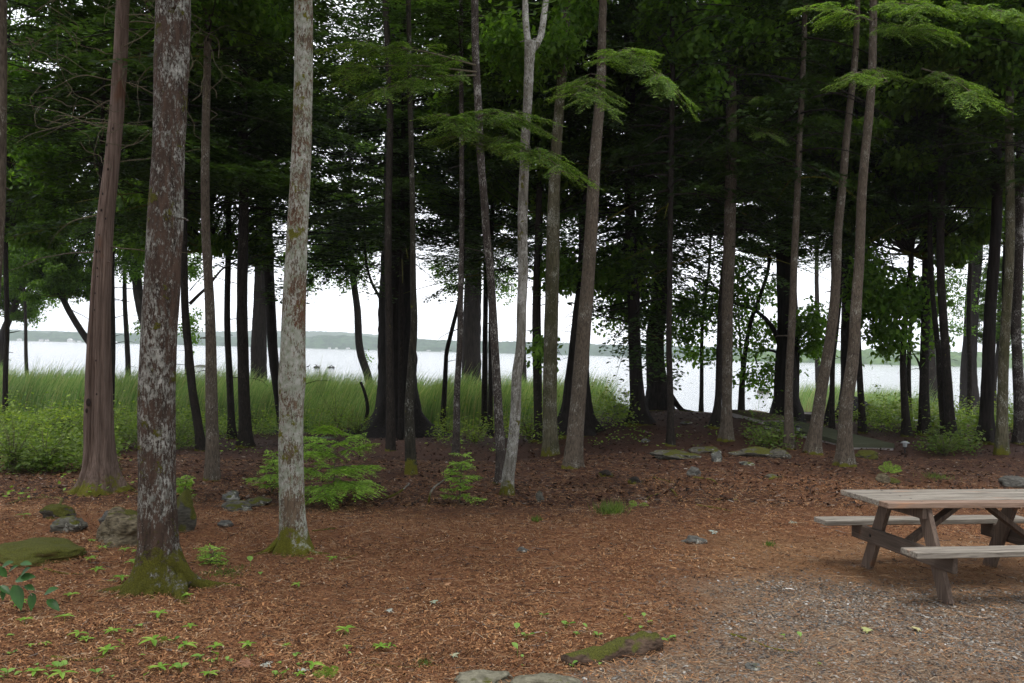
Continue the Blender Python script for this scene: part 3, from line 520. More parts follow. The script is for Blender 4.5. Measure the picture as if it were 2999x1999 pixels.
# --- left side
make_tree('L1', 'curved_maple_tree', 'curved leafy tree bending right at the far left shore', B_DARKS,
          [(14, 1165), (8, 1090), (2, 1010), (18, 950), (42, 900), (60, 845), (66, 780), (70, 600)], [(1165, 38), (1010, 22), (780, 14)], 'map', 820, H=13, n=24, cs=.9, branches=[([(50, 870), (85, 845), (125, 822), (165, 822)], 9), ([(20, 975), (40, 972), (60, 968)], 4)])
make_tree('L2', 'thin_dark_tree', 'pole thin dark stem at far left among the bushes', B_DARKS, [(82, 1195), (79, 1080), (75, 1006), (72, 853), (69, 700), (65, 500)], [(1195, 13), (853, 7)], 'hems', 680, H=13, n=10)
make_tree('L3', 'curved_maple_tree', 'dark tree with a long curve passing behind the cedar', B_DARKS,
          [(334, 1228), (338, 1160), (332, 1108), (314, 1070), (286, 1035), (255, 996), (222, 945), (200, 905), (180, 860), (168, 820), (166, 700)], [(1228, 26), (1108, 20), (904, 17), (700, 14)], 'map', 760, H=13, n=24, cs=.9,
          branches=[([(168, 822), (140, 820), (110, 832), (85, 850)], 9), ([(205, 905), (225, 915), (245, 925), (262, 936)], 3)])
make_tree('L4', 'thin_dark_tree', 'thin straight trunk between the cedar and the nearest trunk', B_DARKS, [(380, 1212), (376, 1108), (371, 1000), (366, 853), (362, 700)], [(1212, 17), (853, 12)], 'hems', 700, H=14, n=12)
make_tree('L5', 'leaning_tree', 'dark trunk leaning left behind the nearest lichen blotched trunk', B_DARKS, [(527, 1232), (524, 1159), (505, 1108), (470, 1040), (429, 955), (398, 802), (385, 650)], [(1232, 26), (1040, 28), (802, 28), (650, 22)], 'map', 640, H=15, n=24)
make_tree('L6', 'dark_tree', 'dark trunk leaning left with a rising side branch, right of the nearest trunk', B_DARKS,
          [(590, 1320), (578, 1230), (562, 1134), (551, 1030), (543, 955), (541, 751), (545, 400), (550, 0)], [(1320, 26), (1134, 24), (751, 20), (0, 15)], 'hem', 500, H=17, n=26, branches=[([(556, 889), (580, 865), (605, 842), (658, 782), (694, 762)], 11), ([(556, 850), (575, 828), (597, 806)], 4)])
make_tree('L6b', 'thin_dark_tree', 'thin dark trunk half hidden by the leaning dark one with side branch', B_DARKS, [(552, 1225), (549, 1108), (545, 955), (540, 700)], [(1225, 14), (700, 10)], 'hems', 620, H=14, n=10)
make_tree('L7', 'straight_tree', 'straight olive brown trunk with dark foot between the two lichened trunks', B_SPRUCE,
          [(621, 1408), (622, 1300), (619, 1210), (615, 1006), (610, 802), (606, 700), (605, 459), (606, 0)], [(1408, 40), (1210, 35), (1006, 30), (802, 26), (0, 20)], 'hem', 60, H=17, n=36, flare=.25)
make_tree('L8', 'thin_dark_tree', 'thin black trunk left of the straight dark brown one', B_DARKS, [(679, 1284), (674, 1159), (668, 1006), (668, 751), (668, 306), (670, 0)], [(1284, 22), (1006, 18), (0, 14)], 'hem', 440, H=17, n=16)
make_tree('L9', 'straight_dark_tree', 'straight dark brown trunk with spreading foot left of the thick black one', B_DARKS, [(718, 1308), (714, 1159), (712, 1006), (711, 751), (712, 408), (714, 0)], [(1308, 38), (1159, 33), (751, 30), (0, 24)], 'hem', 420, H=18, n=30)
make_tree('L10', 'large_dark_tree', 'thick black trunk furthest back behind the pale grey green one', B_DARK, [(757, 1243), (758, 1159), (759, 1006), (765, 802), (768, 600), (765, 300)], [(1243, 52), (1006, 44), (600, 34)], 'hem', 600, H=20, n=32)
make_tree('L11', 'leaning_dark_tree', 'dark trunk curving down to the right behind the pale grey green one', B_DARK, [(829, 1263), (822, 1200), (811, 1130), (803, 1057), (796, 950), (789, 853), (782, 700), (776, 510), (766, 255), (764, 0)], [(1263, 30), (1130, 27), (853, 30), (510, 34), (0, 32)], 'hem', 480, H=19, n=32)
# --- further trees glimpsed only through the canopy
for k, (px, d_, cy, cw_, lab) in enumerate([(-330, 17, 300, 1.0, 'dark hemlock outside the left of the cedar, foliage reaching into the top left corner'),
        (300, 19, 420, 1.15, 'dark hemlock whose foliage hangs left of the cedar'), (484, 23, 560, 1.2, 'dark hemlock mostly hidden by the nearest trunk'),
        (878, 26, 700, 1.35, 'dark hemlock with foliage between the pale trunk and the huge pine'), (1178, 26, 660, 1.5, 'dark hemlock with foliage just right of the huge pine'),
        (1440, 28, 700, 1.0, 'dark hemlock behind the forked pale tree'), (1700, 27, 420, 1.0, 'dark hemlock with foliage right of the leaning grey brown trunk'),
        (2130, 25, 420, 1.0, 'dark hemlock filling the canopy above the knoll'), (2300, 30, 260, 1.0, 'broadleaved tree high between the straight brown trunk and the double trunk'),
        (2709, 26, 330, 1.0, 'broadleaved tree above the bright undergrowth at the right'), (3150, 18, 420, 1.1, 'dark hemlock beyond the right edge, foliage reaching into the picture'),
        (2840, 32, 520, 1.0, 'dark hemlock above the grey dock'), (20, 30, 600, 1.0, 'broadleaved tree behind the pole thin stem at far left'),
        (332, 30, 620, 1.0, 'dark hemlock behind the thin straight trunk by the nearest one'), (618, 27, 620, 1.0, 'broadleaved tree behind the straight olive brown trunk'),
        (1612, 24, 520, 1.0, 'broadleaved tree behind the straight dark brown trunk right of the forked tree'), (1866, 27, 660, 1.0, 'dark hemlock behind the broad black trunk, near the shore'),
        (2440, 24, 600, 1.0, 'dark hemlock behind the leaning light brown trunk'), (2490, 28, 640, 1.0, 'dark hemlock near the shore left of the dock'), (2944, 27, 620, 1.0, 'dark hemlock near the shore at far right')]):
    g0 = at(px, 1100, d_); gz = float(ground_z(g0[0], d_)); v = np.array([g0[0], d_, gz])-CAM
    cx = np.dot(v, _r)/np.dot(v, _f)*F+1499.5; cyp = 999.5-np.dot(v, _u)/np.dot(v, _f)*F
    make_tree('X%d' % k, 'hemlock_tree', lab, B_DARKS, [(cx, cyp), (cx+2, 1000), (cx+5, 700), (cx+8, 400)], [(cyp, 15), (700, 13), (400, 11)], 'map' if k in (7, 9, 12, 14, 15) else 'hem', cy, d=d_, H=17+k % 3, n=16, cs=cw_)

# same wood continued out of view and behind the camera, added to block skylight
rng = np.random.default_rng(99); mb = MB()
def rough_crown(mb, c, H, rmax, nb, leaf):
    for b in range(nb):
        z = H*(b+rng.random())/nb; L = rmax*(1-(z/H)**1.6+.08)*rng.uniform(.6, 1.1); a = b*2.399; A = np.array([math.cos(a), math.sin(a), rng.uniform(-.2, .3)])
        spray(rng, mb, c+np.array([0, 0, z]), A/np.linalg.norm(A), L, L*.4, leaf, leaf*.55, .3, .15, .25)
spots = [(s_*(12+rng.uniform(0, 3)+.5*max(y_, 0)), y_) for s_ in (-1, 1) for y_ in np.arange(-14, 30, 3.6)]+[(x_, -13+rng.uniform(-2, 2)) for x_ in np.arange(-14, 15, 3.6)]
for x_, y_ in spots:
    zb = float(ground_z(x_, y_)); rough_crown(mb, np.array([x_, y_, zb+1.2]), rng.uniform(13, 17), 3.4, 60, .42); tube(mb, [(x_, y_, zb-.2), (x_, y_, zb+8), (x_, y_, zb+16)], [.2, .14, .03], 7)
tag(mb.build('skylight_blocking_woods', L_HEM), 'dark woods continued unseen around the clearing, added to block low skylight', 'woods', kind='stuff')

# hanging lit sprays, leafy boughs
def px_bough(rng, mb, st, a, b, d0, d1, W, leaf=.05, n=5, spread=.35):
    A0 = at(a[0], a[1], d0); B0 = at(b[0], b[1], d1)
    tube(st, curve([A0, (A0+B0)/2+np.array([0, 0, .06]), B0], 10), np.linspace(.013, .004, 10), 5, False)
    up = np.array([0, 0, 1.]); mdir = B0-A0; ml = np.linalg.norm(mdir); mdir = mdir/ml; sdv = np.cross(mdir, up); sdv /= np.linalg.norm(sdv)
    for k in range(int(n*3.4)):
        t = rng.uniform(.12, 1.0); s = A0+(B0-A0)*t+np.array([0, 0, .06*(1-(2*t-1)**2)+rng.normal(0, .035)]); sg = rng.choice([-1., 1.]); v = mdir*rng.uniform(.35, 1.0)+sdv*sg*rng.uniform(.3, 1.1)+up*rng.uniform(-.28, .10); v /= np.linalg.norm(v)
        spray(rng, mb, s, v, rng.uniform(.28, .62), rng.uniform(.13, .22), leaf, leaf*.42, .05, .16, .10, st, .005)
    for k in range(0):
        s = A0+(B0-A0)*rng.uniform(0, .35)+rng.normal(0, .05, 3); e = A0+(B0-A0)*rng.uniform(.45, 1.08)+rng.normal(0, 1, 3)*np.array([spread, spread*1.3, spread*.5])
        v = e-s; L = np.linalg.norm(v); spray(rng, mb, s, v/L, L, W, leaf, leaf*.40, .05, .10, .08, st, .007)
BOUGHS = {'T6': [((1393, 190), (1040, 130), 11, 9.6, .34, 9), ((1393, 220), (1120, 260), 11, 9.9, .3, 7), ((1395, 210), (1010, 200), 11, 9.8, .26, 5), ((1400, 370), (1315, 350), 11, 10, .22, 4), ((1403, 340), (1520, 345), 11, 10, .24, 6),
                 ((1405, 410), (1330, 400), 11, 10.2, .18, 3), ((1408, 415), (1540, 440), 11, 10.1, .2, 5), ((1530, 440), (1640, 490), 10.6, 10.0, .17, 5)],
          'T19': [((1755, 230), (1680, 280), 12.6, 11.2, .26, 6), ((1755, 190), (1860, 150), 12.6, 11.2, .24, 6), ((1830, 150), (1990, 280), 11.6, 11.0, .26, 7), ((1750, 240), (1740, 300), 12.6, 11, .2, 3)],
          'T32': [((2548, 215), (2480, 230), 14, 12.6, .25, 5), ((2550, 200), (2600, 240), 14, 12.6, .22, 4), ((2553, 80), (2740, 90), 14, 12.4, .38, 9), ((2553, 20), (2720, 20), 14, 12.2, .4, 8), ((2700, 200), (2860, 280), 13.4, 12.2, .26, 6),
                  ((2553, 60), (2360, 20), 14, 12.6, .3, 5), ((2740, 30), (2990, 40), 13.4, 12.2, .4, 8)],
          'T24': [((2138, 290), (2230, 290), 20, 17.6, .35, 4), ((2138, 350), (2260, 400), 20, 17.4, .38, 4)],
          'T4': [((886, -40), (1000, 130), 7.4, 8.6, .2, 2)]}
rng = np.random.default_rng(5)
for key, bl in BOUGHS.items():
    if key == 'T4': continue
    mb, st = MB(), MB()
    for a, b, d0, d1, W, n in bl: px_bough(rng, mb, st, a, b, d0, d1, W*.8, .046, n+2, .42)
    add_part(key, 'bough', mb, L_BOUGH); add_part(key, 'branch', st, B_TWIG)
# leaf clouds of the broadleaved shore trees
def cloud(rng, mb, cl, d, per, leaf=.1):
    for (px, py, rx, ry) in cl:
        c = at(px, py, d+rng.uniform(-.8, .8)); n = int(per*5.0*rng.uniform(.7, 1.3)*(rx*ry)/900); sx, sz_ = rx*d/F, ry*d/F
        for q in range(max(n//14, 2)):
            cc = c+np.clip(rng.normal(0, .5, 3), -1, 1)*np.array([sx, .8, sz_]); m_ = 14
            P = cc+rng.normal(0, .16, (m_, 3)); D = rng.normal(0, .6, (m_, 3))-np.array([0, 0, .5]); D /= np.linalg.norm(D, axis=1)[:, None]
            sz = leaf*rng.uniform(.7, 1.3, m_); leaves_quads(mb, P, D, np.array([0, 0, 1.])+rng.normal(0, .6, (m_, 3)), sz, sz*.62)
CL = {'L1': [(30, 790, 60, 60), (110, 760, 60, 60), (120, 870, 50, 40), (20, 700, 60, 60), (60, 640, 70, 50), (100, 560, 80, 60), (95, 930, 25, 20), (20, 850, 30, 40), (50, 500, 60, 50)],
      'L3': [(190, 790, 70, 50), (240, 830, 40, 40), (130, 700, 70, 60), (220, 740, 60, 50), (170, 850, 40, 25), (260, 860, 25, 12), (180, 640, 80, 50)],
      'L5': [(400, 780, 50, 40), (420, 960, 22, 22), (560, 960, 16, 60), (560, 780, 40, 40), (470, 740, 50, 40)],
      'T10': [(930, 780, 60, 40), (1010, 790, 50, 50), (900, 830, 30, 22), (960, 740, 60, 50), (1060, 760, 40, 50), (860, 760, 40, 30), (1000, 690, 70, 50), (1075, 1040, 12, 14), (1100, 690, 40, 40)],
      'T27': [(2180, 880, 50, 40), (2040, 900, 50, 50), (2010, 980, 50, 40), (2090, 930, 60, 50), (2060, 1040, 60, 22), (2200, 960, 50, 40), (2150, 1000, 50, 40), (2190, 1110, 60, 30), (2250, 1080, 50, 30), (2240, 1140, 40, 16), (2250, 850, 40, 40), (2010, 1040, 40, 16),
              (2170, 820, 60, 40), (2260, 960, 25, 40), (2225, 1000, 40, 25), (1990, 930, 40, 50), (2100, 860, 60, 40)],
      'T28': [(2345, 960, 25, 40), (2360, 1010, 40, 16), (2380, 930, 40, 40), (2340, 1080, 10, 18), (2400, 1020, 25, 30), (2390, 980, 30, 50)],
      'T22': [(1850, 920, 60, 40), (1800, 880, 60, 50), (1990, 880, 40, 40), (1780, 950, 25, 18), (1880, 880, 50, 50), (1830, 830, 60, 50)],
      'T21': [(1790, 800, 60, 60), (1850, 780, 60, 50)],
      'T37': [(2540, 880, 40, 50), (2570, 960, 40, 30), (2600, 900, 50, 40), (2620, 980, 40, 40), (2650, 850, 60, 50), (2550, 800, 50, 60), (2700, 880, 50, 60), (2600, 1020, 40, 14), (2740, 1000, 12, 30)],
      'T43': [(2800, 900, 50, 50), (2880, 980, 16, 10), (2780, 820, 60, 50), (2900, 850, 50, 60), (2980, 980, 30, 60), (2960, 850, 40, 60), (2820, 700, 60, 60), (2820, 960, 50, 18)],
      'T14': [(1325, 830, 30, 25), (1480, 850, 30, 30), (1300, 790, 40, 25), (1460, 800, 40, 40)],
      'T17': [(1660, 800, 30, 30), (1640, 780, 50, 40), (1590, 1020, 20, 30), (1700, 830, 10, 10)]}
CL['T18'] = [(1690, 40, 60, 40), (1480, 120, 50, 40), (1530, 210, 40, 40), (1640, 130, 40, 40)]; CL['T24'] = [(2080, 60, 70, 60), (2010, 160, 60, 50), (2200, 130, 60, 40), (1950, 40, 50, 40), (2270, 40, 50, 40), (2060, 260, 40, 40)]
CL['T46'] = [(2880, 50, 60, 50), (2800, 130, 50, 40), (2960, 160, 40, 50)]; CL['L7'] = [(690, 30, 50, 30), (560, 60, 30, 30), (760, 70, 40, 30)]; CL['L9'] = [(80, 340, 50, 50), (140, 480, 60, 50), (60, 240, 50, 40)]
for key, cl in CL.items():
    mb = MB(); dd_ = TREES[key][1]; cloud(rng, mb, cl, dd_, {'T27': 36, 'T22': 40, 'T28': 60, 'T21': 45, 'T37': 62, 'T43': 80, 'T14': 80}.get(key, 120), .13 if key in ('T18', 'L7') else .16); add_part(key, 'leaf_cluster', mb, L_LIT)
# big maple leaves hanging over the fork
def lobed_leaf(mb, c, X_, Y_, s, curl=.15):
    pr = [(0, 0), (.18, .05), (.5, .02), (.36, .2), (.62, .42), (.34, .45), (.25, .55), (.22, .78), (.08, .72), (0, 1.0)]
    pr = pr+[(-a, b) for a, b in pr[-2:0:-1]]; N = np.cross(X_, Y_)
    V = [c+Y_*s*.4]+[c+X_*a*s+Y_*b*s-N*curl*s*(a*a*2+(b-.4)**2) for a, b in pr]; n = len(pr); mb.add(V, None, [(0, 1+k, 1+(k+1) % n) for k in range(n)])
for px, py, s, dpt in [(1480, 38, .17, 9.9), (1500, 20, .15, 9.6), (1530, 55, .13, 10), (1590, 22, .18, 9.7), (1620, 30, .18, 9.6), (1645, 35, .14, 9.5), (1465, 15, .15, 9.8), (1560, 8, .16, 9.9), (1610, 5, .17, 9.9), (1550, 40, .12, 10.2)]:
    mb = MB(); a = rng.uniform(-1, 1); X_ = np.array([math.cos(a), math.sin(a)*.8, .1]); X_ /= np.linalg.norm(X_); Y_ = np.cross(np.array([rng.normal(0, .2), -.35, 1]), X_); Y_ = -Y_/np.linalg.norm(Y_)
    lobed_leaf(mb, at(px, py, dpt), X_, Y_+np.array([0, 0, -.15]), s); add_part('T5', 'leaf', mb, L_MAP)
# curly dead twigs on the cedar
mb = MB()
for k in range(70):
    px, py = rng.uniform(40, 640), rng.uniform(-20, 430)
    if abs(px-340) > 230 and rng.random() < .5: continue
    P = [at(px, py, 10.4+rng.normal(0, .5))]; v = rng.normal(0, 1, 3)*np.array([1, .4, .5]); v /= np.linalg.norm(v)
    for j in range(7): v = v+rng.normal(0, .42, 3); v /= np.linalg.norm(v); P.append(P[-1]+v*rng.uniform(.08, .17))
    mb = MB(); tube(mb, curve(P, 20), np.linspace(.0055, .0022, 20), 4); add_part('T2', 'dead_twig', mb, B_TWIG)
for k in range(16):
    z = rng.uniform(3, 7.5); t = TREES['T2']; j = int(np.argmin(abs(t[3][:, 2]-z))); a = rng.choice([-1, 1]); p0 = t[3][j]
    P = [p0]; v = np.array([a*1.0, rng.normal(-.3, .3), rng.uniform(-.1, .3)])
    for j in range(6): v = v+np.array([0, 0, -.10])+rng.normal(0, .16, 3); v /= np.linalg.norm(v); P.append(P[-1]+v*.22)
    mb = MB(); tube(mb, curve(P, 20), np.linspace(.010, .003, 20), 5); add_part('T2', 'dead_twig', mb, B_TWIG)
# dark hole and crack of the cedar: knots
t = TREES['T2']; m = NT('knot_dark'); KM = m.done((.018, .012, .010), .95)
for (px, py, s) in [(277, 1180, .035), (271, 1190, .02), (300, 735, .014), (310, 610, .013), (312, 570, .012), (325, 508, .013), (304, 777, .009), (309, 745, .009), (299, 1060, .009), (301, 1145, .01), (336, 377, .012), (322, 640, .01), (298, 850, .009), (305, 820, .008), (318, 430, .012), (306, 690, .009), (296, 920, .008)]:
    z = at(px, py, t[1])[2]; j = int(np.argmin(abs(t[3][:, 2]-z))); p = at(px, py, t[1]); dx = (p[0]-t[3][j][0])/t[4][j]; dx = max(-.9, min(.9, dx))
    c = t[3][j]+np.array([dx*t[4][j], -math.sqrt(1-dx*dx)*t[4][j]*1.01, 0]); ring = [c+np.array([math.cos(a)*s, -.006, math.sin(a)*s*1.6]) for a in np.arange(8)*.785]
    mbk = MB(); mbk.add([c+np.array([0, -.014, 0])]+ring, None, [(0, 1+q, 1+(q+1) % 8) for q in range(8)]); add_part('T2', 'bark_knot', mbk, KM)

# ------------------------------------------------------------------ rocks
def rock_mat(nm, a, b, moss, lich=.2):
    m = NT(nm); co = m.co(); n1 = m.noise(co, 6, 5, .65); n2 = m.noise(m.co((1, 1, 3)), 18, 4, .6)
    col = m.mix(m.ramp(n2, [(.35, 0.), (.65, 1.)]), a, b); col = m.mix(m.ramp(n1, [(.64-lich*.2, 0.), (.69-lich*.2, .8)]), col, (.38, .38, .33))
    g = m.n('ShaderNodeNewGeometry'); sx = m.n('ShaderNodeSeparateXYZ'); m.l(g.outputs['Normal'], sx.inputs[0])
    k = m.math('ADD', m.math('MULTIPLY', sx.outputs[2], .35), m.math('MULTIPLY', m.noise(co, 3.2, 4, .65), .9)); f = m.noise(co, 120, 3, .7)
    mc = m.mix(m.ramp(f, [(.3, 0.), (.7, 1.)]), (.03, .032, .008), (.12, .122, .02)); mk = m.ramp(k, [(.98-moss*.55, 0.), (1.04-moss*.55, 1.)])
    col = m.mix(mk, col, mc); return m.done(col, .9, m.math('ADD', m.math('MULTIPLY', n2, .7), m.math('MULTIPLY', mk, m.math('MULTIPLY', f, .8))), .8, .02, .2)
RK_GREY = rock_mat('rock_grey', (.05, .047, .042), (.125, .12, .105), .15); RK_MOSS = rock_mat('rock_mossy', (.04, .036, .03), (.10, .095, .075), .95, .1)
RK_MID = rock_mat('rock_half_mossy', (.045, .042, .034), (.12, .112, .09), .50, .25); RK_TAN = rock_mat('rock_tan', (.045, .036, .022), (.17, .14, .09), .50, .0)
RK_PALE = rock_mat('rock_pale', (.085, .078, .055), (.20, .185, .135), .30, .15); RK_WHITE = rock_mat('rock_lichened', (.06, .06, .055), (.15, .15, .135), .45, .5); RK_MOUND = rock_mat('moss_mound', (.075, .062, .022), (.13, .115, .03), .95, 0)
def rock(name, label, px, py, wpx, hpx, mat, dep=.8, seed=1, sharp=.0, tilt=0, sub=4, sink=.25, cat='rock', yaw=None, group=None):
    G = on_ground(px, py); d = G[1]; Wd, Hd = wpx*d/F, hpx*d/F; rg = random.Random(seed)
    import bmesh
    bm = bmesh.new(); bmesh.ops.create_icosphere(bm, subdivisions=sub, radius=1); off = Vector((seed*3.1, seed*1.7, 0))
    planes = [(Vector((rg.uniform(-1, 1), rg.uniform(-1, 1), rg.uniform(-.2, 1))).normalized(), rg.uniform(.55, .85)) for _ in range(7)]
    for v in bm.verts:
        c = v.co.copy()
        if sharp > 0:
            for pn, pd in planes:
                e = c.dot(pn)-pd
                if e > 0: c -= pn*e*sharp
        c += v.co*(mnoise.noise(v.co*1.3+off)*.35+mnoise.noise(v.co*3.5+off)*.12+mnoise.noise(v.co*9+off)*.04); v.co = c
    rot = Matrix.Rotation(R(tilt), 3, 'Y'); V = [rot @ Vector((v.co.x*Wd/2*.95, v.co.y*Wd/2*dep, (v.co.z+1-2*sink)*Hd/(2-2*sink)) ) for v in bm.verts]
    T = [[q.index for q in f.verts] for f in bm.faces]; bm.free(); c0 = np.array([G[0], d+Wd*dep*.35, ground_z(G[0], d+Wd*dep*.35)])
    mbb = MB(); mbb.add(np.array([tuple(q) for q in V])+c0, None, T); return tag(mbb.build(name, mat, None, tuple(c0), True), label, cat, group)
rock('boulder', 'big tan and grey boulder leaning behind the nearest mossy footed trunk', 385, 1602, 235, 118, RK_TAN, .7, 5, .9, -34, 5)
rock('boulder', 'moss covered boulder side peeking out right of the nearest trunk', 520, 1560, 75, 125, RK_MOSS, .8, 8, .5, 8)
rock('rock', 'small grey stone touching the left of the tan boulder', 312, 1540, 62, 42, RK_GREY, .8, 9, .6)
rock('mossy_rock', 'upper mossy rock of the heap left of the tan boulder', 152, 1520, 105, 42, RK_MOSS, .7, 11, .4)
rock('mossy_rock', 'lower mossy rock with white patch, left of the tan boulder', 185, 1560, 108, 48, RK_MID, .7, 12, .6)
rock('moss_mound', 'yellow green moss mound at the left edge', 50, 1648, 300, 46, RK_MOUND, .8, 13, 0, 0, 5, .4, 'moss')
rock('rock', 'flat lichened stone in the mossy heap between the two lichened trunks', 668, 1470, 58, 30, RK_WHITE, .9, 14, .8)
rock('rock', 'lower half mossy stone in the heap between the two lichened trunks', 690, 1496, 100, 26, RK_MID, .8, 15, .7)
rock('rock', 'dark flat stone right of the heap between the lichened trunks', 745, 1482, 90, 22, RK_MID, .8, 16, .6)
rock('rock', 'small dark stone just below the heap between the lichened trunks', 655, 1545, 50, 20, RK_GREY, .8, 17, .5)
rock('rock', 'long mossy outcrop with white edge right of centre', 1985, 1345, 170, 26, RK_MID, .6, 18, .8, 6)
rock('rock', 'mossy slab on the outcrop in front of the straight brown trunk', 2065, 1328, 100, 22, RK_MID, .6, 19, .8)
rock('rock', 'upright white lichened stone at the foot of the straight brown trunk', 2098, 1352, 40, 36, RK_WHITE, .6, 20, .9)
rock('rock', 'brownish mossy ledge right of the white lichened stone', 2215, 1338, 140, 24, RK_MID, .6, 21, .8)
rock('rock', 'low tan ledge under the slim brown trunk', 2290, 1342, 70, 28, RK_MID, .6, 22, .8)
rock('rock', 'small pointed mossy stone standing alone in the mulch near the forked tree', 1582, 1470, 28, 34, RK_MID, .6, 23, .5)
rock('rock', 'dark grey angular stone in the mulch right of centre', 2035, 1394, 44, 26, RK_GREY, .7, 24, .95)
rock('rock', 'mossy pale stone just behind the left corner of the picnic table', 2590, 1415, 42, 32, RK_TAN, .7, 25, .8)
rock('rock', 'low mossy stone right beside the pale stone behind the table', 2616, 1418, 50, 16, RK_MOSS, .7, 26, .4)
rock('boulder', 'rounded dark grey boulder behind the table at the right edge', 2978, 1428, 90, 34, RK_GREY, .7, 27, .2)
rock('rock', 'smooth grey stone sunk in the mulch left of the table', 2038, 1592, 80, 18, RK_GREY, .7, 28, .2, sink=.45)
rock('flat_stone', 'pale mossy flat stone at the bottom edge, left one', 1415, 2022, 225, 34, RK_PALE, .6, 29, .7, sink=.4)
rock('flat_stone', 'olive flat stone at the bottom edge, right one under the mossy log', 1605, 2030, 210, 36, RK_PALE, .6, 30, .4, sink=.4)
rock('rock', 'grey sloping rock on the knoll by the water', 1812, 1210, 62, 24, RK_GREY, .9, 31, .7, -12)
rock('rock', 'small pale rock on the needles left of the dark spreading trunk', 1892, 1296, 30, 10, RK_WHITE, .8, 32, .7)
rock('rock', 'mossy rock at the foot of the two leaning trunks', 2548, 1345, 70, 26, RK_MOSS, .7, 33, .6)
rock('rock', 'small brownish stone behind the left end of the table', 2262, 1400, 40, 14, RK_MID, .7, 34, .5)
rock('rock', 'long low slab in the mulch above the table seat', 2190, 1362, 50, 9, RK_WHITE, .8, 35, .7)
rock('flat_stone', 'thin pale flat slab lying on the knoll', 2012, 1242, 38, 8, RK_WHITE, .8, 36, .9)
rock('rock', 'small grey stone half buried in the mulch between table and forked tree', 1530, 1617, 40, 12, RK_GREY, .8, 37, .3)
rock('rock', 'pale lumpy stone in the gravel at the bottom right', 2210, 1965, 48, 22, RK_WHITE, .7, 38, .8)
def in_water_rock(label, px, py, w, h, mat, seed):
    G = on_plane(px, py, WATER); d = G[1]; mbb = MB(); th = np.arange(12)/12*6.283; rr = np.random.default_rng(seed)
    V = [(0, 0, 1)]+[(math.cos(a)*s*rr.uniform(.8, 1.2), math.sin(a)*s*rr.uniform(.8, 1.2), z) for s, z in ((.45, .85), (.8, .5), (1, -.2)) for a in th]
    V = np.array(V)*np.array([w*d/F/2, w*d/F/2*.8, h*d/F])+np.array([G[0], d, WATER])
    Q = [(1+r_*12+k, 1+r_*12+(k+1) % 12, 13+r_*12+(k+1) % 12, 13+r_*12+k) for r_ in range(2) for k in range(12)]
    mbb.add(V, Q, [(0, 1+k, 1+(k+1) % 12) for k in range(12)]); return tag(mbb.build('rock', mat, None, (G[0], d, WATER), True), label, 'rock')
in_water_rock('tiny dark rock in the water left of the dark spreading trunk', 1835, 1154, 20, 7, RK_GREY, 1)
in_water_rock('mossy rock in the water below the leafy branches', 2235, 1149, 42, 12, RK_MID, 2)
in_water_rock('small dark rock in the water between the thin shore saplings', 2193, 1167, 12, 3, RK_GREY, 3)
in_water_rock('long low rock in the lake behind the straight olive brown trunk', 588, 1074, 40, 7, RK_GREY, 4)
in_water_rock('pale boulder in the water behind the island of reeds', 2700, 1180, 70, 18, RK_TAN, 5)
in_water_rock('low rock in the water at the foot of the old shore tree', 1972, 1137, 16, 5, RK_GREY, 6)

# ------------------------------------------------------------------ picnic table
def wood(nm, a, b, red, ra, ax=0):
    m = NT(nm); sc = [14, 14, 14]; sc[ax] = .8; n1 = m.noise(m.co(tuple(sc)), 3.0, 6, .65, .6); n2 = m.noise(m.co((1.2, 5, 5)), 1.3, 3)
    col = m.mix(m.ramp(n1, [(.3, 0.), (.68, 1.)]), a, b); col = m.mix(m.ramp(n2, [(.66-ra*.3, 0.), (.8-ra*.3, .85)]), col, m.mix(m.ramp(n1, [(.3, 0.), (.7, 1.)]), m.mix(1., red, .5, 'MULTIPLY'), red))
    return m.done(col, .8, n1, .9, .006, .2)
W_TOP = wood('wood_weathered', (.07, .058, .046), (.38, .34, .285), (.42, .24, .15), .15); W_EDGE = wood('wood_edge', (.13, .08, .055), (.34, .24, .18), (.50, .25, .13), .42)
W_LEG = wood('wood_stained', (.07, .048, .036), (.17, .125, .098), (.22, .11, .06), .15, 2); W_BEAM = wood('wood_beam', (.055, .042, .033), (.14, .105, .084), (.2, .09, .05), .15, 1)
TA = R(10.5); tu = np.array([math.cos(TA), math.sin(TA), 0]); tv = np.array([-math.sin(TA), math.cos(TA), 0]); tz = np.array([0, 0, 1.])
TP = np.array([3.03, 6.84, 0.0]); TO = TP+tu*.95+tv*.34; table = empty('picnic_table', tuple(TO), 'weathered wooden picnic table with attached benches on the gravel', 'picnic table')
table.rotation_euler = (0, 0, TA)
def tbox(mb, u, v, z, su, sv, sz, rot=None):
    uy, uz = np.array([0, 1., 0]), np.array([0, 0, 1.]); ux = np.array([1., 0, 0])
    if rot: ax, an = rot; c_, s_ = math.cos(an), math.sin(an)
    if rot and ax == 'u': uy, uz = np.array([0, c_, s_]), np.array([0, -s_, c_])
    if rot and ax == 'v': ux, uz = np.array([c_, 0, s_]), np.array([-s_, 0, c_])
    box(mb, (u, v, z), su, sv, sz, ux, uy, uz)
def tpart(name, mb, mat, parent=None, bev=.004):
    o = mb.build(name, mat, parent or table); b = o.modifiers.new('bevel', 'BEVEL'); b.width = bev; b.segments = 2; b.limit_method = 'ANGLE'; return o
LEN = 2.0; zt = .75; rng = np.random.default_rng(8)
for k in range(5):
    mb = MB(); wdt = .128; v = -.34+wdt/2+k*.137; tbox(mb, rng.uniform(-.006, .006), v, zt-.022+rng.uniform(-.001, .001), LEN, wdt, .044)
    tpart('table_plank', mb, W_EDGE if k == 0 else W_TOP, None, .006)
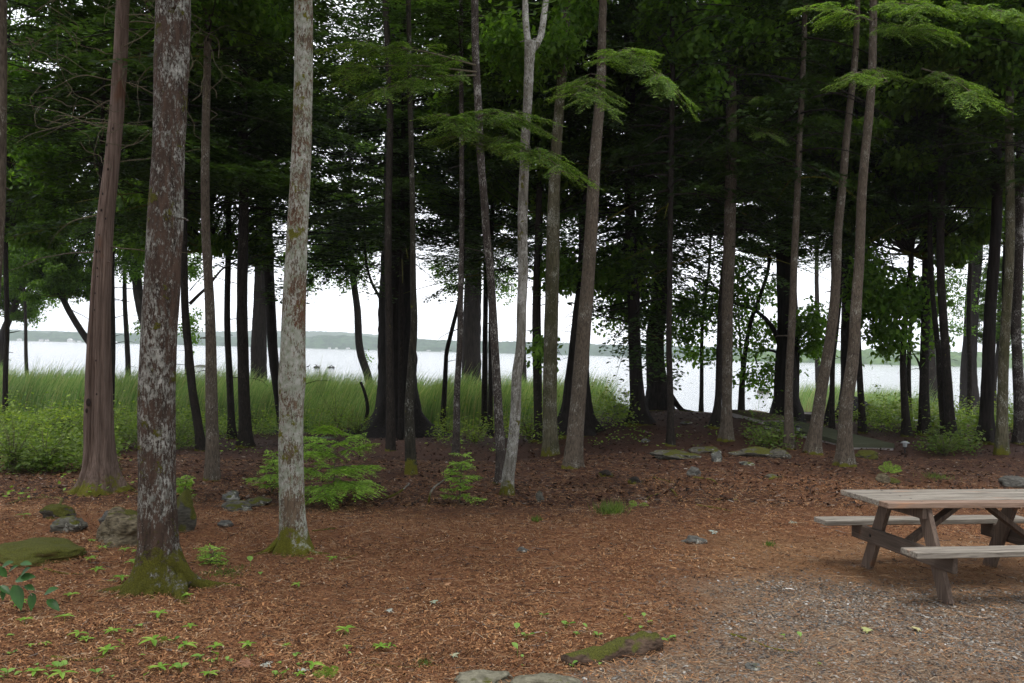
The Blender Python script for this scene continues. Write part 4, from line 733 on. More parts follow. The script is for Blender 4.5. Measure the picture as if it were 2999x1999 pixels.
for sgn in (-1, 1):
    mb = MB(); tbox(mb, 0, sgn*.615, .425, LEN+.02 if sgn < 0 else LEN+.06, .205, .045); tpart('bench_seat', mb, W_TOP, None, .007)
for uu in (-.66, .66):
    mb = MB(); tbox(mb, uu, 0, zt-.044-.045, .042, .62, .088); tpart('top_support', mb, W_LEG)
    mb = MB(); tbox(mb, uu, 0, .34, .042, 1.36, .135); tpart('seat_beam', mb, W_BEAM, None, .012)
    for sgn in (-1, 1):
        a = math.atan2(.30, .70); L = .77; off = .046 if uu < 0 else -.046
        mb = MB(); tbox(mb, uu+off*0+(.044 if uu < 0 else -.044), sgn*.385, .353, .042, .125, L, ('u', sgn*a)); tpart('leg', mb, W_LEG)
    mb = MB(); an = math.atan2(.34, .50); s_ = 1 if uu < 0 else -1
    tbox(mb, uu+s_*(.065+.25), 0, .53, .042 if False else .60, .09, .04, ('v', s_*an)); tpart('brace', mb, W_LEG)
m = NT('screw_dark'); SCR = m.done((.02, .018, .016), .5)
for uu in (-.66, .66):
    for k in range(5):
        mb = MB(); q = rng.uniform(-.01, .01); box(mb, (uu+q, -.34+.064+k*.137, zt+.0008), .014, .014, .002); tpart('screw_head', mb, SCR, None, .0004)
    for sgn in (-1, 1):
        mb = MB(); tube(mb, [(uu+(-.028 if uu < 0 else .028), sgn*.385, .34), (uu+(-.018 if uu < 0 else .018), sgn*.385, .34)], .013, 8); tpart('bolt', mb, SCR, None, .0005)
table.location.z = float(ground_z(TO[0], TO[1]))-.01

# ------------------------------------------------------------------ boardwalk, platforms, dock
def slab(name, label, cat, corners, thick, mtop, fascia=None, planks=0):
    """corners: (px,py,z) four, going round"""
    P = np.array([at(px, py, on_ground(px, py+(20 if cat == 'ramp' else 22))[1]) if cat != 'dock' else on_plane(px, py, z) for px, py, z in corners]); root = empty(name, tuple(P.mean(0)-np.array([0, 0, thick])), label, cat); org = tuple(root.location)
    mb = MB(); V = np.vstack([P, P-np.array([0, 0, thick*.35])]); mb.add(V, [(0, 1, 2, 3), (7, 6, 5, 4), (0, 4, 5, 1), (1, 5, 6, 2), (2, 6, 7, 3), (3, 7, 4, 0)]); mb.build('deck', mtop, root, org)
    c = P.mean(0); Q = c+(P-c)*.985; mb = MB(); V = np.vstack([Q-np.array([0, 0, thick*.352]), Q-np.array([0, 0, thick])]); mb.add(V, [(0, 4, 5, 1), (1, 5, 6, 2), (2, 6, 7, 3), (3, 7, 4, 0), (7, 6, 5, 4)]); mb.build('fascia', fascia, root, org)
    return root
m = NT('deck_green'); nz = m.noise(m.co((1, 1, 1)), 3, 5, .6); DK = m.done(m.mix(nz, (.05, .055, .035), (.10, .105, .07)), 1.0, spec=.0)
m = NT('deck_brown'); nz = m.noise(m.co((1, 1, 1)), 3, 5, .6); DB = m.done(m.mix(nz, (.07, .06, .04), (.13, .11, .075)), 1.0, spec=.0)
m = NT('fascia_pale'); nz = m.noise(m.co((1, 1, 4)), 5, 4, .6); FP = m.done(m.mix(nz, (.28, .25, .24), (.50, .46, .44)), .85)
m = NT('fascia_dark'); nz = m.noise(m.co((1, 1, 4)), 5, 4, .6); FD = m.done(m.mix(nz, (.03, .024, .018), (.09, .07, .05)), .85)
slab('wooden_platform', 'brown topped low wooden platform with pale side on the knoll by the water', 'platform', [(2143, 1199, .17), (2216, 1200, .17), (2312, 1221, .14), (2232, 1221, .14)], .25, DB, FP)
slab('wooden_ramp', 'long green topped wooden ramp passing behind the leaning trunks', 'ramp', [(2238, 1234, .02), (2345, 1233, .02), (2620, 1299, -.22), (2490, 1297, -.2)], .26, DK, FP)
slab('wooden_step', 'dark low timber step behind the large double trunk', 'step', [(2322, 1205, .1), (2390, 1206, .1), (2392, 1213, .05), (2322, 1211, .05)], .34, FD, FD)
m = NT('dock_metal'); sx = m.n('ShaderNodeTexWave'); sx.inputs['Scale'].default_value = 3.0; m.l(m.co(rot=(0, 0, 1.57)), sx.inputs[0]); DM = m.done(m.mix(sx.outputs[1], (.10, .105, .11), (.25, .255, .27)), .6)
dk = slab('boat_dock', 'grey slatted dock floating by the shore behind the trunks at the right', 'dock', [(2560, 1216, -.95), (2745, 1217, -.95), (2830, 1238, -.95), (2590, 1238, -.95)], .1, DM, DM)
for px, py in ((2742, 1236), (2818, 1238), (2577, 1228), (2617, 1218)):
    P = on_plane(px, py, -.95); mb = MB(); tube(mb, [(P[0], P[1], -1.9), (P[0], P[1], -.55)], .035, 8); mb.build('post', FP, dk, tuple(dk.location))
# path lamps
m = NT('lamp_black'); LB = m.done((.03, .03, .032), .5); m = NT('lamp_glass'); LG = m.done((.45, .47, .48), .25); m = NT('lamp_steel'); LS = m.done((.32, .33, .34), .4)
def lathe(mb, prof, c, n=14):
    th = np.arange(n)/n*6.2832; V = []
    for r_, z in prof: V += [(c[0]+r_*math.cos(a), c[1]+r_*math.sin(a), c[2]+z) for a in th]
    k = len(prof); Q = [(i*n+j, i*n+(j+1) % n, (i+1)*n+(j+1) % n, (i+1)*n+j) for i in range(k-1) for j in range(n)]; mb.add(V, Q)
for px, py, s, lab in ((2650, 1328, 1.0, 'short steel path lamp standing right of the ramp end'), (2337, 1279, .95, 'thin stemmed path lamp beside the pale side of the ramp'), (2077, 1202, .8, 'small mushroom shaped path lamp on the crest of the knoll'), (2204, 1232, .8, 'tiny path lamp in front of the brown topped platform')):
    G = on_ground(px, py); c = (G[0], G[1], float(ground_z(G[0], G[1]))); r0 = empty('path_lamp', c, lab, 'path lamp', 'solar lamps along the boardwalk'); s *= .9
    mb = MB(); lathe(mb, [(.012, -.1), (.012, .16*s)], c, 8); mb.build('stake', LB, r0, c)
    mb = MB(); lathe(mb, [(.0, .155*s), (.045*s, .16*s), (.05*s, .25*s), (0, .255*s)], c); mb.build('lamp_glass', LG, r0, c, True)
    mb = MB(); lathe(mb, [(.0, .245*s), (.105*s, .25*s), (.10*s, .268*s), (.03*s, .30*s), (0, .305*s)], c); mb.build('lamp_cap', LS if px == 2650 else LB, r0, c, True)

# ------------------------------------------------------------------ logs, stumps, sticks
LOGM = rock_mat('rotten_wood_mossy', (.028, .018, .012), (.10, .065, .045), .62, -.4)
LOGM0 = bark('bark_log_mossy', (.03, .02, .015), (.12, .085, .065), 22, .3, .02, .9, None, 0, 9, .9, .01, (.11, .11, .012))
def log(name, label, pts, w0, w1, mat, cat='log', n=18, rough=.12, lift=.3, parts=None):
    P = []
    for px, py in pts:
        G = on_ground(px, py); P.append([G[0], G[1], 0])
    P = np.array(P); r0, r1 = w0*P[0][1]/F/2, w1*P[-1][1]/F/2; Q = curve(P, 26); rr = np.linspace(r0, r1, 26); Q[:, 2] = ground_z(Q[:, 0], Q[:, 1])+rr*lift
    mbb = MB(); tube(mbb, Q, rr, n, True, 1+rough*3*(vn(np.arange(n)[None]*5/n+0*rr[:, None], np.arange(26)[:, None]*.5, 7, 5)-.5)); c = tuple(Q[13]); return tag(mbb.build(name, mat, None, c, True), label, cat)
log('mossy_log', 'short rotting log coated in yellow green moss at the bottom centre', [(1655, 1950), (1740, 1935), (1830, 1915), (1918, 1898)], 52, 84, LOGM, lift=.15, rough=.2)
log('wood_chunk', 'brown split piece of wood lying on the mossy log', [(1850, 1893), (1905, 1885)], 24, 24, W_LEG, 'wood', 8, .1, 2.2)
log('fallen_log', 'dark fallen log behind the rusty banded leaning trunk', [(2492, 1226), (2540, 1232), (2607, 1240)], 78, 26, B_DARK, lift=.7)
log('mossy_branch', 'bent mossy branch on the dark ground below the cedar', [(20, 1478), (90, 1462), (150, 1460), (178, 1482)], 9, 9, LOGM, 'branch')
for px, py, w_, lab in ((1775, 1396, 42, 'dark rotten stump remnant in the mulch right of the leaning trunk'), (1862, 1418, 44, 'low brown rotten stump remnant right of the darker one')):
    rock('stump', lab, px, py, w_, 20, B_DARKS, .7, int(px), .3, sub=4, cat='stump')
for px, py, w_, h_, lab in ((42, 1190, 14, 30, 'short cut stump at the far left behind the bushes'), (8, 1252, 15, 26, 'cut stump at the left edge in the undergrowth'), (115, 1290, 52, 52, 'dark jagged stump in the undergrowth at left')):
    G = on_ground(px, py); d = G[1]; mb = MB(); r0 = w_*d/F/2; hh = h_*d/F; Q = np.array([[G[0], d, G[2]-.2], [G[0], d, G[2]+hh*.5], [G[0]+.02, d, G[2]+hh]]); Q = curve(Q, 9)
    tube(mb, Q, np.linspace(r0*1.25, r0*.9, 9), 14, True, 1+.3*(vn(np.arange(14)[None]*.6+0*Q[:, :1], Q[:, 2:]*3, 4)-.5)); tag(mb.build('stump', B_DARK, None, (G[0], d, G[2]), True), lab, 'stump')
STK = [([(2065, 1530), (2030, 1532), (1990, 1545)], 5, 'curved pale stick in the mulch, centre right'), ([(1920, 1605), (1890, 1598), (1850, 1640)], 4, 'bent pale twig'),
       ([(2170, 1402), (2205, 1412), (2240, 1420)], 6, 'short brown stick'), ([(1965, 1437), (1985, 1455)], 6, 'dark forked stick'), ([(2060, 1590), (2140, 1592), (2200, 1590)], 4, 'straight thin stick'),
       ([(2100, 1606), (2170, 1612), (2260, 1640)], 5, 'long thin stick')]
STICKS = [([(2030, 1400), (2075, 1404), (2100, 1418)], 6, 'dark curved stick in the mulch near the grey angular stone'), ([(1915, 1400), (1950, 1408), (1975, 1416)], 5, 'thin dark stick right of the low brown stump'),
          ([(1885, 1480), (1910, 1452), (1930, 1446)], 4, 'pale curved twig in the mulch left of the dark forked stick'), ([(1968, 1437), (1983, 1455)], 7, 'short black stick in the mulch centre right'),
          ([(2095, 1464), (2160, 1464)], 5, 'straight pale stick lying level in the mulch left of the table'), ([(2040, 1480), (2090, 1488), (2145, 1498)], 5, 'long brown stick left of the table seat'),
          ([(1255, 1475), (1262, 1440), (1310, 1398)], 7, 'bare grey stick leaning through the small bright sapling'), ([(1130, 1460), (1170, 1440), (1200, 1415)], 8, 'grey bent branch beside the large bright sapling'),
          ([(915, 1556), (985, 1548)], 5, 'straight pale stick right of the pale grey green trunk'), ([(1000, 1640), (1045, 1625)], 5, 'thin stick in the mulch right of the mossy root end'),
          ([(130, 1670), (190, 1682), (240, 1684)], 7, 'dark stick on the needles above the broad leaves at left'), ([(2430, 1610), (2520, 1600)], 0, None),
          ([(1050, 1950), (1190, 1955), (1320, 1948)], 5, 'long thin twig near the bottom edge left of the flat stones'), ([(2140, 1862), (2187, 1874)], 8, 'reddish brown stick in the gravel'),
          ([(2555, 1307), (2605, 1311)], 6, 'straight pale rod lying in front of the ramp end'), ([(430, 1290), (500, 1296)], 9, 'pale fallen branch behind the nearest trunk'),
          ([(2200, 1876), (2260, 1900), (2330, 1912)], 5, 'long dark twig curving through the gravel'), ([(2960, 1752), (2990, 1748)], 0, None), ([(150, 1930), (250, 1936), (330, 1925)], 12, 'dark decayed branch at the bottom left'),
          ([(330, 1932), (380, 1945), (410, 1942)], 5, 'thin grey twig at the bottom left'), ([(2255, 1405), (2290, 1398)], 8, 'bit of dark wood behind the left end of the table'), ([(1780, 1490), (1830, 1470)], 4, 'thin twig pointing at the grass tuft')]
for pts, w_, lab in STICKS:
    if lab: 
        vert = 'leaning' in lab or 'bent branch' in lab
        if vert:
            G = on_ground(*pts[0]); P = np.array([G]+[at(a, b, G[1]+.05*k) for k, (a, b) in enumerate(pts[1:])]); P = curve(P, 14); mb = MB(); tube(mb, P, np.linspace(w_, w_*.5, 14)*G[1]/F/2, 6); tag(mb.build('stick', B_MID, None, tuple(G), True), lab, 'stick')
        else: log('stick', lab, pts, w_, w_*.6, B_SPECK if 'pale' in lab else B_DARKS, 'stick', 7, .08, .8)

# ------------------------------------------------------------------ young hemlocks, ferns, shrubs, seedlings
def sapling(label, px, py, hpx, wpx, seed, name='hemlock_sapling', leaf=.046, nb=34):
    G = on_ground(px, py); d = G[1]; H_, Rm = hpx*d/F, wpx*d/F/2; c = np.array([G[0], d, float(ground_z(G[0], d))]); rg = np.random.default_rng(seed)
    root = empty(name, tuple(c), label, 'sapling'); mb, st = MB(), MB()
    tube(st, curve([c-np.array([0, 0, .05]), c+np.array([.01, 0, H_*.5]), c+np.array([.03, 0, H_])], 8), np.linspace(.013, .004, 8), 6)
    for b in range(nb):
        z = H_*(.10+.88*(int(b/4)*4+2+rg.normal(0, .5))/nb); L = Rm*(1.05-.62*(z/H_)**1.6)*rg.uniform(.35, 1.15); a = b*2.399+rg.normal(0, .3)
        A = np.array([math.cos(a), math.sin(a), rg.uniform(-.05, .5)]); A /= np.linalg.norm(A); spray(rg, mb, c+np.array([0, 0, z]), A, max(L, .1), max(L*.55, .10), leaf*1.15, leaf*.42, .035, .16, .10, st, .004)
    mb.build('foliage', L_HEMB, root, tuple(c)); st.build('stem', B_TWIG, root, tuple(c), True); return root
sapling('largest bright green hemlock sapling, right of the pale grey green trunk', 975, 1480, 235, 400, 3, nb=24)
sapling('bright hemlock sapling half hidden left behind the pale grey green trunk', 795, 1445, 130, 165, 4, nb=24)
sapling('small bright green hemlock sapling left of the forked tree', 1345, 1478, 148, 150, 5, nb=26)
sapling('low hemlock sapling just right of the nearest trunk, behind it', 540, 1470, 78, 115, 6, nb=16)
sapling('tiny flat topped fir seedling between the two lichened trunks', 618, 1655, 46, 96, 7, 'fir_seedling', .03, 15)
def shrub(label, px, py, hpx, wpx, seed, mat=L_SHR, leaf=.055, name='shrub', dens=1.0, group=None):
    G = on_ground(px, py); d = G[1]; H_, Rm = hpx*d/F, wpx*d/F/2; c = np.array([G[0], d, float(ground_z(G[0], d))]); rg = np.random.default_rng(seed)
    root = empty(name, tuple(c), label, 'shrub', group); mb, st = MB(), MB()
    for s in range(int(16*dens)+4):
        a = rg.random()*6.283; e = c+np.array([math.cos(a)*Rm*rg.random()**.6, math.sin(a)*Rm*.7*rg.random()**.6, H_*rg.uniform(.45, 1.05)]); mid = (c+e)/2+np.array([0, 0, .12*H_])
        Q = curve([c, mid, e], 8); tube(st, Q, np.linspace(.008, .003, 8), 4, False); n = int(rg.uniform(24, 46)*dens*max(H_, .5)); t = rg.uniform(.25, 1, n); P = np.array([np.interp(t, np.linspace(0, 1, 8), Q[:, k]) for k in range(3)]).T+rg.normal(0, 1, (n, 3))*np.array([.09, .09, .05])*max(H_, .6)
        D = rg.normal(0, 1, (n, 3))*np.array([1, 1, .35]); D /= np.linalg.norm(D, axis=1)[:, None]; sz = leaf*rg.uniform(.7, 1.4, n); leaves_quads(mb, P, D, np.array([0, 0, 1.])+rg.normal(0, .4, (n, 3)), sz, sz*rg.uniform(.45, .65, n))
    mb.build('foliage', mat, root, tuple(c)); st.build('stem', B_TWIG, root, tuple(c)); return root
for a in [('yellow green bush left of the cedar against the reeds', 205, 1225, 105, 110, 1), ('bright bush directly left of the cedar trunk', 240, 1235, 95, 80, 2), ('bright bush behind the thin pole stem at far left', 100, 1215, 70, 110, 3),
          ('leafy bush at the left edge below the curved tree', 25, 1240, 60, 120, 4), ('big dark green bush at the left edge, lowest', 40, 1385, 150, 150, 5, L_DARKSHR), ('feathery dark green bush left of the cedar foot', 130, 1380, 125, 170, 6, L_DARKSHR),
          ('rounded bush left of the cedar, middle of the thicket', 190, 1310, 100, 150, 7, L_DARKSHR), ('low bright bush right of the cedar trunk', 355, 1285, 80, 100, 8), ('bush between cedar and nearest trunk against the reeds', 385, 1230, 70, 60, 9),
          ('tall bright bush behind the trunks left of the thin black one', 650, 1240, 190, 60, 10), ('low bush at the foot of the leaning dark trunk', 530, 1300, 70, 90, 11, L_DARKSHR), ('bright bush just right of the pale grey green trunk', 915, 1245, 85, 110, 12),
          ('tall leafy bush left of the huge pine', 985, 1262, 130, 130, 13), ('leafy bush touching the left root of the huge pine', 1050, 1275, 70, 120, 14), ('grey green bush behind the thick black trunk', 745, 1255, 60, 70, 15, L_DARKSHR),
          ('low bright plants behind the speckled trunk', 1390, 1300, 50, 90, 16), ('low bright plants between the forked tree and the speckled trunk', 1500, 1270, 60, 90, 17), ('bright plants between the forked tree and the scaly trunk', 1550, 1290, 80, 90, 18),
          ('ferny green clump at the left foot of the ramp', 2235, 1315, 70, 100, 19, L_DARKSHR), ('grassy green clump behind the picnic table', 2770, 1335, 60, 110, 20, L_DARKSHR), ('tall green bush at the right edge', 2970, 1250, 90, 110, 21),
          ('bright bush between the dark trunks right of the dock', 2930, 1255, 110, 70, 22), ('leafy bush beside the thick dark trunk near the dock', 2870, 1265, 90, 60, 23), ('green bush below the dock', 2740, 1290, 45, 90, 24, L_DARKSHR), ('tall bush behind the leaning dark trunk', 870, 1215, 70, 60, 25)]:
    shrub(*a)
# low cover nobody could count
def cover(name, label, regions, mat, leaf, rg, hmax=.3, cl=9):
    mb = MB()
    for (x0, y0, x1, y1, n) in regions:
        for k in range(n):
            G = on_ground(rg.uniform(x0, x1), rg.uniform(y0, y1)); d = G[1]
            if d > 36: continue
            c = np.array([G[0], d+rg.normal(0, .1), 0]); c[2] = ground_z(c[0], c[1]); h = hmax*rg.uniform(.2, 1)*(.35+1.3*float(vn(c[0]*.9, c[1]*.9, 5))); m_ = cl
            P = c+np.array([0, 0, h])+rg.normal(0, 1, (m_, 3))*np.array([.12, .12, .05+.25*h]); D = rg.normal(0, 1, (m_, 3))*np.array([1, 1, .3]); D /= np.linalg.norm(D, axis=1)[:, None]
            sz = leaf*rg.uniform(.6, 1.4, m_); leaves_quads(mb, P, D, np.array([0, 0, 1.])+rg.normal(0, .4, (m_, 3)), sz, sz*.6)
    return tag(mb.build(name, mat), label, 'undergrowth', kind='stuff')
rg = np.random.default_rng(77)
cover('undergrowth', 'low green undergrowth along the lake shore', [(0, 1190, 330, 1330, 2000), (330, 1200, 660, 1290, 1100), (640, 1205, 1110, 1280, 1200), (1270, 1235, 1640, 1310, 400), (1700, 1215, 1850, 1262, 260), (2540, 1225, 2999, 1275, 1300), (0, 1330, 170, 1370, 90), (2400, 1230, 2540, 1250, 60)], L_SHR, .085, rg, .6, 10)
cover('fern_cover', 'darker ferny ground cover between the trunks at the left', [(0, 1240, 330, 1390, 1100), (330, 1250, 620, 1320, 500), (640, 1230, 800, 1290, 160), (2190, 1260, 2330, 1320, 100), (2700, 1300, 2860, 1335, 120)], L_DARKSHR, .08, rg, .4, 12)
cover('seedling_cover', 'scattered bright seedlings on the needles under the dark trunks', [(1720, 1260, 1900, 1310, 26), (1330, 1290, 1480, 1330, 16), (2080, 1250, 2130, 1290, 6), (2640, 1290, 2999, 1330, 10), (0, 1400, 420, 1460, 14), (1950, 1270, 2080, 1330, 6), (600, 1310, 800, 1330, 8)], L_SEED, .07, rg, .1, 7)
# moss skirts and grass tufts
def tuft(label, px, py, wpx, hpx, n, mat=L_SHR, name='grass_tuft'):
    G = on_ground(px, py); d = G[1]; mb = MB(); w_, h_ = wpx*d/F/2, hpx*d/F
    x = G[0]+rg.normal(0, .5, n)*w_; y = d+rg.normal(0, .5, n)*w_*1.2; P = np.stack([x, y, ground_z(x, y)], 1); D = np.stack([rg.normal(0, .45, n), rg.normal(0, .45, n), np.ones(n)], 1); D /= np.linalg.norm(D, axis=1)[:, None]
    leaves_quads(mb, P, D, rg.normal(0, 1, (n, 3)), h_*rg.uniform(.5, 1.2, n), np.full(n, .006)); return tag(mb.build(name, mat, None, tuple(G)), label, 'grass', kind='stuff')
tuft('feathery yellow green grass tuft in the mulch, centre right', 1788, 1505, 80, 42, 420, L_DARKSHR)
tuft('small darker grass tuft near the scaly trunk', 1570, 1528, 26, 20, 120, L_DARKSHR)
tuft('thin grass tuft on the gravel behind the table', 2255, 1600, 30, 16, 120, L_DARKSHR)
tuft('olive grass tuft at the mossy root of the nearest trunk', 660, 1680, 110, 12, 500, L_DARKSHR)
tuft('faint grass tuft below the fern behind the table', 2740, 1400, 90, 16, 200, L_DARKSHR)
tuft('low grass tuft in the mulch near the bottom centre', 1240, 1945, 50, 16, 160, L_DARKSHR)
# fern
def fern(label, px, py, fronds, Lpx, seed, mat=L_SEED):
    G = on_ground(px, py); d = G[1]; L0 = Lpx*d/F; c = np.array([G[0], d, float(ground_z(G[0], d))]); rg = np.random.default_rng(seed); root = empty('fern', tuple(c), label, 'fern')
    for a, el in fronds:
        mb = MB(); A = np.array([math.cos(a)*math.cos(el), -.35*math.sin(abs(a)*.7+.3)*math.cos(el), math.sin(el)]); A /= np.linalg.norm(A); L = L0*rg.uniform(.85, 1.1); t = np.linspace(.10, 1, 15)
        side = np.cross(A, np.array([0, -1., .4])); side /= np.linalg.norm(side); P = c+A*(t*L)[:, None]+np.array([0, 0, -1])*(.22*L*t**3)[:, None]; wv = L*.26*np.sin(np.clip(t*.9+.1, 0, 1)*np.pi)**.8+.004
        for s in (1, -1): D = side*s+A*.35+rg.normal(0, .08, (15, 3)); D /= np.linalg.norm(D, axis=1)[:, None]; leaves_quads(mb, P, D, np.tile(np.cross(side, A), (15, 1)), wv, np.full(15, L*.045))
        tube(mb, P, np.linspace(.002, .0006, 15), 3, False); mb.build('frond', mat, root, tuple(c))
    return root
fern('bright green fern standing in the mulch behind the picnic table', 2602, 1385, [(2.2, 1.0), (1.6, 1.2), (.7, .65), (.45, .45), (2.7, .6)], 48, 1)
fern('small fern at the bottom edge left of the flat stones', 960, 1990, [(1.9, 1.1), (1.3, .9), (.8, .9), (2.6, .6)], 56, 2)
fern('tiny fern seedling among the seedlings at the bottom left', 478, 1885, [(1.57, 1.3), (1.0, .9), (2.1, .9)], 30, 3)
fern('small fern in the mulch right of the grass tuft', 1868, 1482, [(2.4, .5), (.5, .3), (3.0, .25)], 34, 4)
# seedlings
def leaf_blade(mb, c, dirv, L, Wd, up=np.array([0, 0, 1.]), bend=.25, pts=7):
    dirv = dirv/np.linalg.norm(dirv); s = np.cross(dirv, up); s /= np.linalg.norm(s)+1e-9; t = np.linspace(0, 1, pts); wv = Wd*np.sin(np.pi*t**.8)**.9*.5; wv[0] = .001; wv[-1] = 0
    ctr = c+dirv*(t*L)[:, None]-up*(bend*L*t**2)[:, None]; V = np.concatenate([ctr+s*wv[:, None]+up*(wv*.35)[:, None], ctr, ctr-s*wv[:, None]+up*(wv*.35)[:, None]])
    Q = [(k, k+1, pts+k+1, pts+k) for k in range(pts-1)]+[(pts+k, pts+k+1, 2*pts+k+1, 2*pts+k) for k in range(pts-1)]; mb.add(V, Q)
def star_mesh(seed, n, L):
    rg = np.random.default_rng(seed); mb = MB(); top = np.array([0, 0, L*.55]); tube(mb, [(0, 0, -.01), tuple(top)], .0018, 4)
    for k in range(n): a = k/n*6.283+rg.normal(0, .2); leaf_blade(mb, top, np.array([math.cos(a), math.sin(a), rg.uniform(.1, .5)]), L*rg.uniform(.8, 1.15), L*.34)
    o = mb.build('seedling', L_SEED); me = o.data; bpy.data.objects.remove(o); return me
def round_mesh(seed, n, L):
    rg = np.random.default_rng(seed); mb = MB()
    for k in range(n):
        a = rg.random()*6.283; b = np.array([math.cos(a)*.012*k, math.sin(a)*.012*k, L*rg.uniform(.4, .9)]); tube(mb, [(0, 0, -.01), tuple(b)], .0014, 4); a = rg.random()*6.283
        leaf_blade(mb, b, np.array([math.cos(a), math.sin(a), rg.uniform(-.1, .9)]), L*rg.uniform(.85, 1.15), L*.75, bend=.15)
    o = mb.build('seedling', L_ROUND); me = o.data; bpy.data.objects.remove(o); return me
STAR = [star_mesh(1, 6, .075), star_mesh(2, 5, .065), star_mesh(3, 4, .08), star_mesh(4, 7, .06)]; RND = [round_mesh(1, 1, .06), round_mesh(2, 2, .055), round_mesh(3, 3, .05), round_mesh(4, 1, .05)]
def seedlings(lst, meshes, label, group, name, sc=1.0, lift=0):
    for k, (px, py) in enumerate(lst):
        G = on_ground(px, py+8); o = bpy.data.objects.new(name, meshes[(k*5+int(px)) % len(meshes)]); C.collection.objects.link(o); o.location = (G[0], G[1], float(ground_z(G[0], G[1]))+lift); o.rotation_euler = (0, 0, (px*.37) % 6.28); s = sc*(.5+.75*((px*py) % 17)/17); o.scale = (s, s, s); tag(o, label, 'seedling', group)
seedlings([(71, 1822), (189, 1814), (132, 1887), (252, 1879), (465, 1810), (541, 1906), (379, 1850), (101, 1982), (57, 1776), (555, 1841), (448, 1895), (329, 1860), (207, 1749), (314, 1914), (467, 1967), (507, 1960), (230, 1865), (85, 1893), (180, 1990), (610, 1985)], STAR, 'small star leaved yellow green seedling in the mulch below the nearest trunk', 'star leaved seedlings at bottom left', 'star_seedling', 1.1)
seedlings([(725, 1896), (838, 1891), (631, 1902), (1017, 1898), (1115, 1900), (1145, 1893), (872, 1715), (549, 1749), (973, 1640), (907, 1638), (1010, 1855), (915, 1962), (876, 1978)], STAR, 'small star leaved seedling in the mulch right of the nearest trunk', 'star leaved seedlings at bottom centre', 'star_seedling', .95)
seedlings([(356, 1701), (283, 1675), (386, 1650), (265, 1640), (70, 1512), (270, 1585), (300, 1605), (365, 1612), (400, 1618), (325, 1700)], STAR, 'small green seedling on the needles left of the nearest trunk', 'seedlings left of the nearest trunk', 'star_seedling', .9)
seedlings([(19, 1866), (29, 1917), (109, 1956), (168, 1950), (174, 1963), (191, 1965), (350, 1891), (365, 1898), (415, 1843), (505, 1879), (409, 1925), (23, 1977), (63, 1977), (143, 1992), (329, 1990), (421, 1992), (290, 1980), (10, 1990)], RND, 'round leaved green seedling in the mulch at the bottom left', 'round leaved seedlings at bottom left', 'round_leaf_seedling', 1.0)
seedlings([(585, 1933), (608, 1933), (627, 1935), (637, 1942), (664, 1939), (681, 1940), (532, 1965), (723, 1925), (865, 1917), (822, 1948), (876, 1950), (807, 1984), (828, 1990), (614, 1956), (761, 1680), (733, 1657), (1025, 1915)], RND, 'round leaved green seedling in the mulch left of the small fern', 'round leaved seedlings at bottom centre', 'round_leaf_seedling', .95)
seedlings([(1512, 1857), (1537, 1867), (1588, 1803), (1655, 1833), (1599, 1859), (1719, 1849), (1752, 1864), (1687, 1859), (1828, 1808), (1843, 1825), (1886, 1813), (1910, 1823), (1879, 1835), (1515, 1920), (1530, 1930), (1760, 1944), (1678, 1956), (2015, 1857), (1957, 1872), (1978, 1869), (1933, 1877), (1535, 1955), (2297, 1868), (2345, 1878), (2397, 1943)], RND, 'round leaved green seedling near the mossy log and gravel', 'seedlings around the mossy log', 'round_leaf_seedling', .9)
# big glossy broad leaves at the left edge
G = on_ground(-30, 1800); root = empty('broadleaf_plant', tuple(G), 'dark glossy broad leaved plant reaching in from the left edge', 'plant'); d = G[1]; mb = MB(); tube(mb, curve([G, at(10, 1720, d), at(60, 1715, d), at(95, 1745, d-.1)], 12), .003, 5); mb.build('stem', B_TWIG, root, tuple(G))
for px, py, dx, dy, L in [(5, 1660, 1, .6, .10), (20, 1690, -.6, .9, .11), (45, 1700, 1, .35, .16), (40, 1712, .5, -.9, .17), (60, 1690, .6, .7, .12), (95, 1735, .1, -.9, .11), (130, 1740, .9, .55, .12), (138, 1755, .8, -.45, .12), (72, 1715, .7, -.1, .09), (0, 1715, .8, -.4, .1), (60, 1650, .9, .1, .09), (8, 1725, .2, -1, .07), (25, 1675, .9, .8, .09)]:
    mb = MB(); leaf_blade(mb, at(px, py, d-.05), np.array([dx, -.25, dy]), L, L*.48, np.array([-dy*.4, -.55, .75]), .15, 9); mb.build('leaf', L_GLOSS, root, tuple(G), True)
